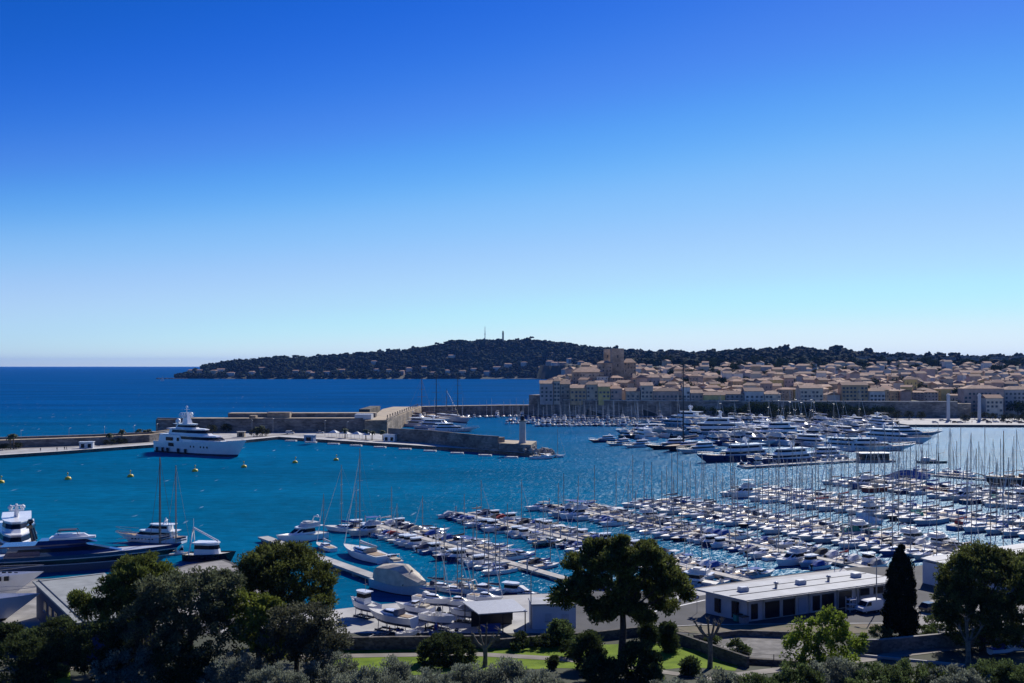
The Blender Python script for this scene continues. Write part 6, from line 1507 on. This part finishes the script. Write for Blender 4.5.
for i, (px, py) in enumerate([(334, 437.2), (345, 438.2), (357, 439), (368, 439.6)]):
    rt = empty("marquee", W(px, py, 1.6), -.3, f"white marquee tent below the breakwater, {nth(i + 1)} from the left", "tent", "white marquees on the outer quay")
    b = MB(); b.loft([[(-2.6, -2.2, 2.6), (2.6, -2.2, 2.6), (2.6, 2.2, 2.6), (-2.6, 2.2, 2.6)], [(-.4, -.3, 4.0), (.4, -.3, 4.0), (.4, .3, 4.0), (-.4, .3, 4.0)]], 0); b.build("canopy", WHITEC, rt)
    pm = MB(); pm.tube([(0, 0, 0), (0, 0, 2.6)], .06, 5); pm = pm.mesh("pole", [STEEL])
    for x in (-2.5, 2.5):
        for y in (-2.1, 2.1): obj("pole", pm, rt).location = (x, y, 0)
# people on the quay
def person(p, rz, top, leg, label, k):
    me = bpy.data.meshes.new("person"); st = .16 if k % 2 else .1
    v = [(0, 0, .95), (0, 0, 1.2), (0, 0, 1.42), (0, 0, 1.54), (.02, 0, 1.66), (.02, 0, 1.76), (0, .1, .9), (st, .11, .5), (st - .06, .11, .06), (st + .1, .11, .03), (0, -.1, .9), (-st, -.11, .5), (-st - .12, -.11, .07), (-st + .03, -.11, .03), (0, .2, 1.4), (-.08, .25, 1.12), (.06, .24, .88), (0, -.2, 1.4), (.08, -.25, 1.12), (.14, -.23, .9)]
    e = [(0, 1), (1, 2), (2, 3), (3, 4), (4, 5), (0, 6), (6, 7), (7, 8), (8, 9), (0, 10), (10, 11), (11, 12), (12, 13), (2, 14), (14, 15), (15, 16), (2, 17), (17, 18), (18, 19)]
    me.from_pydata(v, e, []); me.materials.append(top)
    o = obj("person", me); o.location = p; o.rotation_euler = (0, 0, rz)
    sk = o.modifiers.new("skin", 'SKIN'); ss = o.modifiers.new("smooth", 'SUBSURF'); ss.levels = 1; ss.render_levels = 1
    rr = [.15, .15, .16, .06, .11, .08, .1, .07, .05, .04, .1, .07, .05, .04, .06, .05, .035, .06, .05, .035]
    for i, r in enumerate(rr): me.skin_vertices[0].data[i].radius = (r, r)
    me.skin_vertices[0].data[0].use_root = True
    tag(o, label, "person", None)
for i, (px, py, a, lb) in enumerate([(40.5, 451.5, NAVYC, "person in dark blue standing near the edge of the left quay"), (57, 450.7, BLACKC, "person in black walking along the left quay, left of a pair"), (64.5, 450.2, BLACKC, "person in black, left one of a close pair on the left quay"), (66.6, 450.0, NAVYC, "person in navy, right one of a close pair on the left quay"), (425.5, 634.5, BLACKC, "person in black standing in the boat yard near the trailer"), (436, 634, BLUEC, "person in blue standing in the boat yard by the drums"), (972, 423, REDC, "person in red walking between the two white pylons"), (950.5, 423, BLACKC, "person in black beside the foot of the left white pylon")]):
    person(W(px, py, 1.61 if py < 500 else 1.51), rng.uniform(0, 6), a, a, lb, i)
# bollards and bins on the lane, kerb of the verge
bm0 = MB(); bm0.rev([(.16, 0), (.14, .7), (.17, .75), (.1, .88)], 9); bm0 = bm0.mesh("post", [WHITE2]); bm1 = MB(); bm1.rev([(.152, .45), (.15, .6)], 9); bm1 = bm1.mesh("band", [REDH])
for i, (px, py) in enumerate([(664, 604.5), (672, 603), (680, 601.6), (688, 600.2), (696, 599)]):
    rt = empty("bollard", W(px, py, 1.51), 0, f"short pale bollard along the water edge left of the harbour building, {nth(i + 1)} from the left", "bollard", "bollards along the lane"); obj("post", bm0, rt); obj("band", bm1, rt)
def bin_(px, py, c_, lb):
    rt = empty("waste_bin", W(px, py, 1.51), .4, lb, "bin")
    b = MB(); b.box((0, 0, .55), (1.2, .9, 1.0), 0, 0, 1.06); b.build("body", c_, rt); b = MB(); b.box((0, .02, 1.12), (1.34, 1.0, .12)); b.build("lid", DARKM, rt)
    b = MB()
    for x in (-.45, .45): b.rev([(.09, 0), (.09, .12)], 8, (x, -.3, -.02))
    b.build("wheels", RUBBER, rt)
bin_(738, 621, GREENC, "green waste bin at the left corner of the long harbour building"); bin_(744, 623.5, GREYC, "grey waste bin beside the green one at the harbour building corner")
ribbon("kerb", [g(655, 628), g(700, 625.5), g(905, 623.5)], .35, CONC, .13)
sheet("lane_markings", [(26.0, 166.0), (26.3, 165.7), (33.5, 171.6), (33.2, 171.9)], WHITE2, .01)
sheet("lane_markings", [(21.0, 161.8), (21.3, 161.5), (24.6, 164.3), (24.3, 164.6)], WHITE2, .01)
# lamp posts, sign, fence, rack by the building
lamp(W(876.5, 612, 1.5), 2.2, "pale lamp post beside the white van", None, 1.05)
lamp(W(531, 628, 1.5), 1.0, "pale lamp post at the left corner of the small white building", None, 1.0)
rt = empty("road_sign", W(697, 613, 1.5), -.2, "round red and white road sign on a post by the water", "road sign")
b = MB(); b.tube([(0, 0, 0), (0, 0, 2.6)], .04, 6); b.build("post", STEEL, rt)
b = MB(); b.tube([(0, -.03, 2.6), (0, .03, 2.6)], .36, 18); b.build("disc", REDH, rt); b = MB(); b.tube([(0, -.045, 2.6), (0, .045, 2.6)], .25, 18); b.build("disc_centre", WHITE, rt)
def fence(name, pts, h, label):
    rt = empty(name, (0, 0, 0), 0, label, "fence"); pm = MB(); pm.box((0, 0, h / 2), (.09, .09, h)); pm = pm.mesh("post", [DARKM])
    b = MB()
    for a, c in zip(pts, pts[1:]):
        L_ = math.hypot(c[0] - a[0], c[1] - a[1]); k = max(1, int(L_ / 2.6))
        for i in range(k):
            t = i / k; x, y = a[0] + (c[0] - a[0]) * t, a[1] + (c[1] - a[1]) * t; obj("post", pm, rt).location = (x, y, gz(y))
        for q in (.25, .6, .95): b.tube([(a[0], a[1], gz(a[1]) + h * q), (c[0], c[1], gz(c[1]) + h * q)], .02, 4, cap=False)
    b.build("rails", DARKM, rt)
fence("garden_fence", [g(655, 633), g(678, 641), g(700, 650), g(748, 667)], 1.9, "thin wire fence on dark posts along the diagonal garden wall")
fence("terrace_fence", [g(748, 664), g(800, 667), g(850, 655)], 1.5, "dark rail fence on the near side of the gravel terrace")
rt = empty("storage_rack", W(850, 612.5, 1.5), .46, "white metal storage rack standing just left of the white van", "rack")
b = MB()
for x in (0, 1.4):
    for y in (0, .9): b.box((x, y, 1.2), (.08, .08, 2.4))
b.build("frame", WHITE, rt)
for z in (.4, 1.2, 2.0):
    b = MB(); b.box((.7, .45, z), (1.5, 1.0, .06)); b.build("shelf", WHITE, rt)
for i, (px, py, cc) in enumerate([(1003, 655, BLUEC), (1024, 652, BLUEC)]):
    q = g(px, py); spawn(MC, "motorboat", (q[0], q[1], gz(q[1]) + .45), .25, f"{'left' if i == 0 else 'right'} one of two small boats under blue covers beside the lane, bottom right", "motorboat", None, .62, {"cockpit_cover": {0: cc}}, ("outboard_motor", "windows"))
# ---------------------------------------------------------------- foreground trees and shrubs
PINE = mat("pine_needle_foliage", (.115, .135, .035), .8, var=.25, scale=.5, island=.6, transl=.42, spec=.12)
PINEY = mat("paler_pine_foliage", (.13, .16, .035), .8, var=.25, scale=.5, island=.6, transl=.44, spec=.12)  # paler needle green than the other pines
OLIVE = mat("olive_leaf_foliage", (.27, .30, .215), .7, var=.25, scale=.5, island=.5, transl=.36, spec=.2)
OAK = mat("dark_oak_foliage", (.07, .095, .032), .8, var=.25, scale=.5, island=.55, transl=.35, spec=.12)
SPRING = mat("spring_yellow_green_foliage", (.19, .26, .035), .8, var=.25, scale=.5, island=.45, transl=.45, spec=.1)
CYPR = mat("cypress_foliage", (.013, .022, .010), .85, var=.25, scale=.6, island=.45, transl=.08, spec=.08)
SHRUB = mat("shrub_foliage", (.12, .165, .055), .8, var=.3, scale=.6, island=.5, transl=.4, spec=.12)
BARKP = mat("pine_bark", (.075, .055, .042), .95, var=.3, scale=3, bump=.6, bscale=8)
BARKG = mat("plane_tree_bark", (.20, .175, .13), .95, var=.3, scale=2, bump=.5, bscale=6)
def limbs(b, base, tops, r0, n=7):
    for q in tops:
        a, c = Vector(base), Vector(q); m1 = a.lerp(c, .45) + Vector((0, 0, -.12 * (c - a).length))
        b.tube([a, m1, c], [r0, r0 * .62, r0 * .2], n, cap=False)
DENSE = 1.1
def tree(name, p, lobes, leaf, bark, label, group=None, n=120, per=90, cr=1.0, ln=.5, wd_=.13, trunk=None, flat=.8, inner=.5, up=.25, cat="tree", outward=.6):
    rt = empty(name, (p[0], p[1], p[2]), 0, label, cat, group)
    C, D, l_, w_ = clump_cloud(lobes, int(n * DENSE), int(per * 1.5), cr * 1.05, ln * 1.1, wd_ * 1.3, outward, up, flat, inner)
    obj("crown", leaf_mesh(name + "_crown", C, D, l_, w_, [leaf]), rt)
    b = MB(); zt = max(1.0, lobes[0][0][2]); tr = trunk or ([(0, 0, -.5), (.1, 0, zt * .35), (0, .1, zt * .7), (0, 0, zt)], [.08 + zt * .04, .07 + zt * .032, .05 + zt * .024, .04])
    b.tube(tr[0], tr[1], 9)
    top = tr[0][-2] if len(tr[0]) > 2 else tr[0][-1]
    limbs(b, tr[0][-2], [(c[0] * .8, c[1] * .8, c[2] - r[2] * .1) for c, r, w in lobes], tr[1][-2] * .7)
    b.build("trunk", bark, rt); return rt
def gp(px, py): q = g(px, py); return Vector((q[0], q[1], gz(q[1])))
def lob(p, items):
    """crown lobes given by where they are seen: (px, py, half width px, half height px, depth offset m, share)"""
    o = []
    for px, py, hw, hh, dy, w in items:
        Y = p.y + dy; k = Y / F
        o.append(((XD(px, Y) - p.x, dy, ZY(py, Y) - p.z), (hw * k, hw * k * .9, hh * k), w))
    return o
# the pine in the middle
p = gp(621, 671)
tree("pine_tree", p, lob(p, [(618, 560, 30, 15, 0, 2.6), (583, 566, 22, 13, 1.5, 1.5), (657, 566, 22, 14, 1, 1.6), (642, 551, 22, 9, -1, 1.1), (600, 550, 18, 9, 1, 1), (672, 584, 17, 11, -2, 1), (572, 590, 17, 10, -1.5, 1), (612, 585, 30, 11, 0, 1.6), (648, 590, 22, 10, 2, 1.2), (684, 592, 8, 8, 0, .4), (560, 600, 10, 6, .5, .4), (590, 604, 13, 6, -2, .5), (665, 604, 12, 7, 1, .5), (640, 610, 9, 5, -1, .35), (623, 541, 10, 5, 0, .4), (603, 612, 16, 6, -1, .7), (643, 618, 14, 6, 1, .6), (622, 604, 20, 7, 0, .9)]), PINE, BARKP, "tall broad pine with a bare forked trunk in the middle of the garden", n=330, per=85, cr=.9, ln=.5, wd_=.16,
     trunk=([(0, 0, -.5), (.15, 0, 3), (.3, .1, 5.6), (.2, 0, 8.2), (.1, 0, 11)], [.62, .5, .42, .34, .2]), inner=.4)
# dark undergrowth below the pine
for i, (px, py, hw, hh, m) in enumerate([(588, 652, 17, 20, OAK), (640, 662, 18, 20, OAK), (604, 672, 24, 13, OAK), (648, 634, 7, 9, OAK), (668, 638, 9, 15, OAK), (560, 633, 15, 12, SHRUB)]):
    q = gp(px, py + hh * .9); tree("undergrowth_bush", q, lob(q, [(px, py, hw, hh, 0, 1)]), m, BARKP, f"dark bushy shrub under the central pine, {nth(i + 1)} of the clump", "shrubs under the central pine", n=60, per=60, cr=.75, ln=.34, wd_=.16, cat="shrub")
# cypress
p = gp(900, 638)
tree("cypress_tree", p, lob(p, [(900, 634, 16.5, 8, 0, 1.1), (900, 625, 17, 9, 0, 1.3), (900, 615, 16.8, 9, 0, 1.3), (900, 605, 16, 9, 0, 1.2), (900.3, 595, 15, 9, 0, 1.1), (900.4, 585, 13.6, 9, 0, 1), (900.6, 575, 12, 9, 0, .85), (901, 566, 10, 8, 0, .65), (901, 558, 7, 7, 0, .4), (901, 552, 4, 5, 0, .2)]), CYPR, BARKP, "tall narrow dark cypress standing right of the white van", n=420, per=70, cr=.42, ln=.3, wd_=.11, up=.9, outward=.4, inner=.7, flat=1.4)
# round pine at the right, partly out of the frame
p = gp(982, 650)
tree("pine_tree", p, lob(p, [(985, 580, 44, 30, 0, 4), (962, 572, 22, 18, 0, 1.4), (1010, 568, 26, 18, 2, 1.6), (1018, 596, 34, 26, 0, 2.4), (956, 602, 20, 22, -1, 1.8), (985, 612, 46, 20, 0, 3), (985, 630, 46, 12, 0, 2.4), (982, 556, 22, 11, 1, 1), (945, 612, 9, 9, -2, .5), (1046, 590, 24, 28, 2, 1.2)]), PINE, BARKP, "big dense round pine at the right edge above the stone wall", n=620, per=62, cr=.85, ln=.44, wd_=.14, inner=.6)
# left group
p = gp(282, 655)
tree("pine_tree", p, lob(p, [(286, 577, 46, 30, 0, 4), (262, 570, 30, 22, -1, 2), (312, 582, 28, 24, 1, 2), (285, 556, 34, 13, 1, 1.5), (300, 606, 36, 22, -2, 2), (255, 590, 22, 20, -1, 1)]), PINE, BARKP, "dark round pine standing left of the concrete jetty", n=360, per=62, cr=.85, ln=.42, wd_=.14, inner=.55)
p = gp(140, 668)
tree("pine_tree", p, lob(p, [(142, 580, 34, 20, 0, 3), (118, 590, 20, 15, 1, 1.2), (160, 586, 24, 17, 0, 1.4), (140, 564, 24, 9, 1, 1), (130, 612, 40, 18, -1, 2), (96, 608, 16, 10, 1, .8), (79, 600, 9, 8, 1, .5)]), PINEY, BARKP, "tall bristly pine rising in front of the grey shed roof", n=270, per=64, cr=.85, ln=.5, wd_=.12, inner=.45)
p = gp(190, 678)
tree("holm_oak_tree", p, lob(p, [(192, 605, 46, 34, 0, 4), (165, 595, 30, 20, 0, 1.6), (218, 592, 26, 22, 1, 1.6), (200, 640, 50, 26, -1, 2.4), (150, 630, 36, 26, -1, 1.6)]), mat("grey_green_oak_foliage", (.145, .165, .085), .8, var=.25, scale=.5, island=.55, transl=.38, spec=.15), BARKP, "large grey green tree in the left group behind the yellowish one", n=330, per=62, cr=.85, ln=.32, wd_=.17)
p = gp(258, 676)
tree("young_leaf_tree", p, lob(p, [(262, 610, 18, 16, -1, 1.4), (240, 600, 16, 14, 0, 1), (256, 632, 24, 16, -1, 1.6), (272, 645, 16, 16, -2, 1.2), (226, 610, 12, 12, 0, .7)]), mat("yellowish_foliage", (.20, .235, .04), .8, var=.25, scale=.5, island=.5, transl=.3, spec=.1), BARKG, "yellowish green leafy tree between the round pine and the grey green tree", n=130, per=52, cr=.8, ln=.36, wd_=.2)
p = gp(296, 680)
tree("holm_oak_tree", p, lob(p, [(300, 622, 36, 18, 0, 2), (318, 640, 30, 22, -1, 2), (285, 645, 28, 20, 0, 1.4)]), mat("dusty_oak_foliage", (.125, .13, .075), .8, var=.25, scale=.5, island=.55, transl=.34, spec=.15), BARKP, "dusty grey green tree at the foot of the dark round pine", n=190, per=60, cr=.8, ln=.3, wd_=.15)
for i, (px, py, hw, hh, m, lb) in enumerate([(22, 664, 34, 30, OAK, "dark oak bush filling the bottom left corner"), (62, 640, 26, 22, OAK, "dark bush below the near corner of the shed"), (100, 652, 34, 30, OAK, "dark bush left of the tall bristly pine"), (128, 668, 34, 22, OLIVE, "silvery bush below the tall bristly pine"), (34, 640, 16, 10, SHRUB, "greenish bush beside the dry docked bows"), (8, 636, 14, 12, OAK, "dark bush under the lower dry docked bow"), (178, 664, 34, 22, OAK, "dark bush below the large grey green tree")]):
    q = gp(px, min(684, py + hh)); tree("oak_bush", q, lob(q, [(px, py, hw, hh, 0, 1), (px + hw * .5, py + hh * .3, hw * .6, hh * .7, -.5, .5)]), m, BARKP, lb, None, n=110, per=60, cr=.75, ln=.3, wd_=.15, cat="bush")
# silver olives along the bottom
OL = [(235, 678, 34, 24), (275, 688, 34, 22), (330, 676, 28, 24), (368, 690, 32, 22), (395, 680, 15, 24), (430, 694, 34, 24), (468, 686, 24, 22), (505, 684, 26, 24), (540, 692, 24, 22)]
for i, (px, py, hw, hh) in enumerate(OL):
    q = gp(px, py + 6); q.y -= 3; q.z = gz(q.y); q.x = XD(px, q.y)
    tree("olive_tree", q, lob(q, [(px, py, hw, hh, 0, 2), (px - hw * .5, py + 4, hw * .6, hh * .7, .6, 1), (px + hw * .5, py + 3, hw * .6, hh * .75, -.6, 1)]), OLIVE, BARKG, f"silvery olive tree along the bottom of the garden, {nth(i + 1)} from the left", "silvery olive trees along the bottom", n=120, per=62, cr=.62, ln=.27, wd_=.085, up=.5)
for i, (px, py, hw, hh) in enumerate([(720, 688, 24, 16), (760, 692, 26, 14), (795, 684, 26, 20), (835, 680, 30, 20), (875, 684, 32, 20), (915, 680, 30, 18), (955, 686, 32, 18), (995, 682, 32, 20), (1030, 684, 28, 20), (670, 694, 26, 10), (690, 668, 7, 9), (652, 676, 8, 10)]):
    q = gp(px, py + 4); q.y -= 2; q.z = gz(q.y); q.x = XD(px, q.y)
    tree("garden_bush", q, lob(q, [(px, py, hw, hh, 0, 2), (px + hw * .5, py + 3, hw * .6, hh * .8, -.6, 1)]), SHRUB if i % 3 else OLIVE, BARKG, f"green garden bush at the bottom right, {nth(i + 1)} in the row", "green bushes along the bottom right", n=100, per=58, cr=.6, ln=.28, wd_=.12, up=.5, cat="bush")
p = gp(818, 668)
tree("spring_tree", p, lob(p, [(822, 630, 30, 14, 0, 2), (800, 645, 18, 14, 0, 1.2), (846, 640, 20, 14, 0, 1.2), (826, 618, 18, 8, 0, .8), (810, 660, 22, 10, -1, .8), (838, 656, 20, 10, 1, .8)]), SPRING, BARKG, "yellow green tree in fresh leaf beside the gravel terrace", n=95, per=50, cr=.85, ln=.36, wd_=.18, inner=.3)
# clipped round bush, small shrubs by the path and the walls
p = gp(446, 664)
tree("clipped_bush", p, lob(p, [(446, 650, 28, 15, 0, 3), (446, 656, 29, 10, 0, 1.5)]), OAK, BARKP, "dense dark dome shaped bush beside the garden path", n=200, per=60, cr=.5, ln=.26, wd_=.12, inner=.8, cat="bush")
for i, (px, py, hw, hh, m) in enumerate([(523, 640, 10, 8, OAK), (545, 640, 12, 8, OAK), (570, 648, 10, 9, OAK), (553, 662, 5, 7, OAK), (516, 647, 4, 4, SHRUB), (668, 636, 9, 6, SHRUB), (735, 648, 8, 9, SHRUB), (712, 640, 7, 5, SHRUB), (745, 652, 6, 5, SHRUB), (922, 628, 14, 7, SHRUB), (935, 622, 10, 7, SHRUB), (880, 633, 10, 7, SHRUB), (60, 672, 8, 5, SHRUB), (560, 606, 6, 5, SHRUB)]):
    q = gp(px, py + hh); tree("garden_shrub", q, lob(q, [(px, py, hw, hh, 0, 1)]), m, BARKG, f"small rounded shrub in the garden, {nth(i + 1)} of the scattered ones", "small shrubs scattered in the garden", n=22, per=44, cr=.45, ln=.25, wd_=.12, cat="shrub")
# pollarded plane trees
def pollard(px, py, h, arms, label, leaf=False):
    p = gp(px, py); rt = empty("pollarded_tree", p, 0, label, "tree", "bare pollarded plane trees")
    b = MB(); b.tube([(0, 0, -.4), (0, 0, .3), (.05, 0, h * .5), (0, 0, h)], [.5, .36, .29, .33], 10); b.build("trunk", BARKG, rt)
    for dx, dz, r in arms:
        b = MB(); e = Vector((dx, rng.uniform(-.5, .5), h + dz)); m1 = Vector((dx * .6, e.y * .5, h + dz * .35)); b.tube([(0, 0, h - .3), m1, e], [r, r * .75, r * .62], 8)
        b.rev([(.02, -r), (r * 1.1, -r * .5), (r * 1.25, r * .2), (r * .6, r * 1.1), (.02, r * 1.2)], 9, e)
        for k in range(5):
            t_ = e + Vector((rng.gauss(0, .35), rng.gauss(0, .35), rng.uniform(.3, .8))); b.tube([e, t_], [.05, .02], 4, cap=False)
        b.build("limb", BARKG, rt)
pollard(710, 668, 4.0, [(-1.2, 1.2, .2), (-1.9, 1.9, .17), (.5, 1.9, .2), (1.2, 1.5, .2), (-.3, 2.2, .18), (1.5, 2.3, .16)], "bare pollarded plane tree on the path right of the bright lawn")
pollard(485, 667, 2.6, [(-1.6, 1.6, .2), (-.7, 2.2, .19), (1.0, 1.4, .2), (1.9, 2.1, .17), (.2, 2.6, .17)], "bare pollarded plane tree below the grey pavilion roof")
pollard(968, 668, 3.6, [(-.9, 1.5, .18), (.8, 1.3, .18), (1.6, 1.8, .15), (.1, 2.4, .17), (-.4, 3.0, .14)], "bare pollarded plane tree beside the lane in front of the round pine")
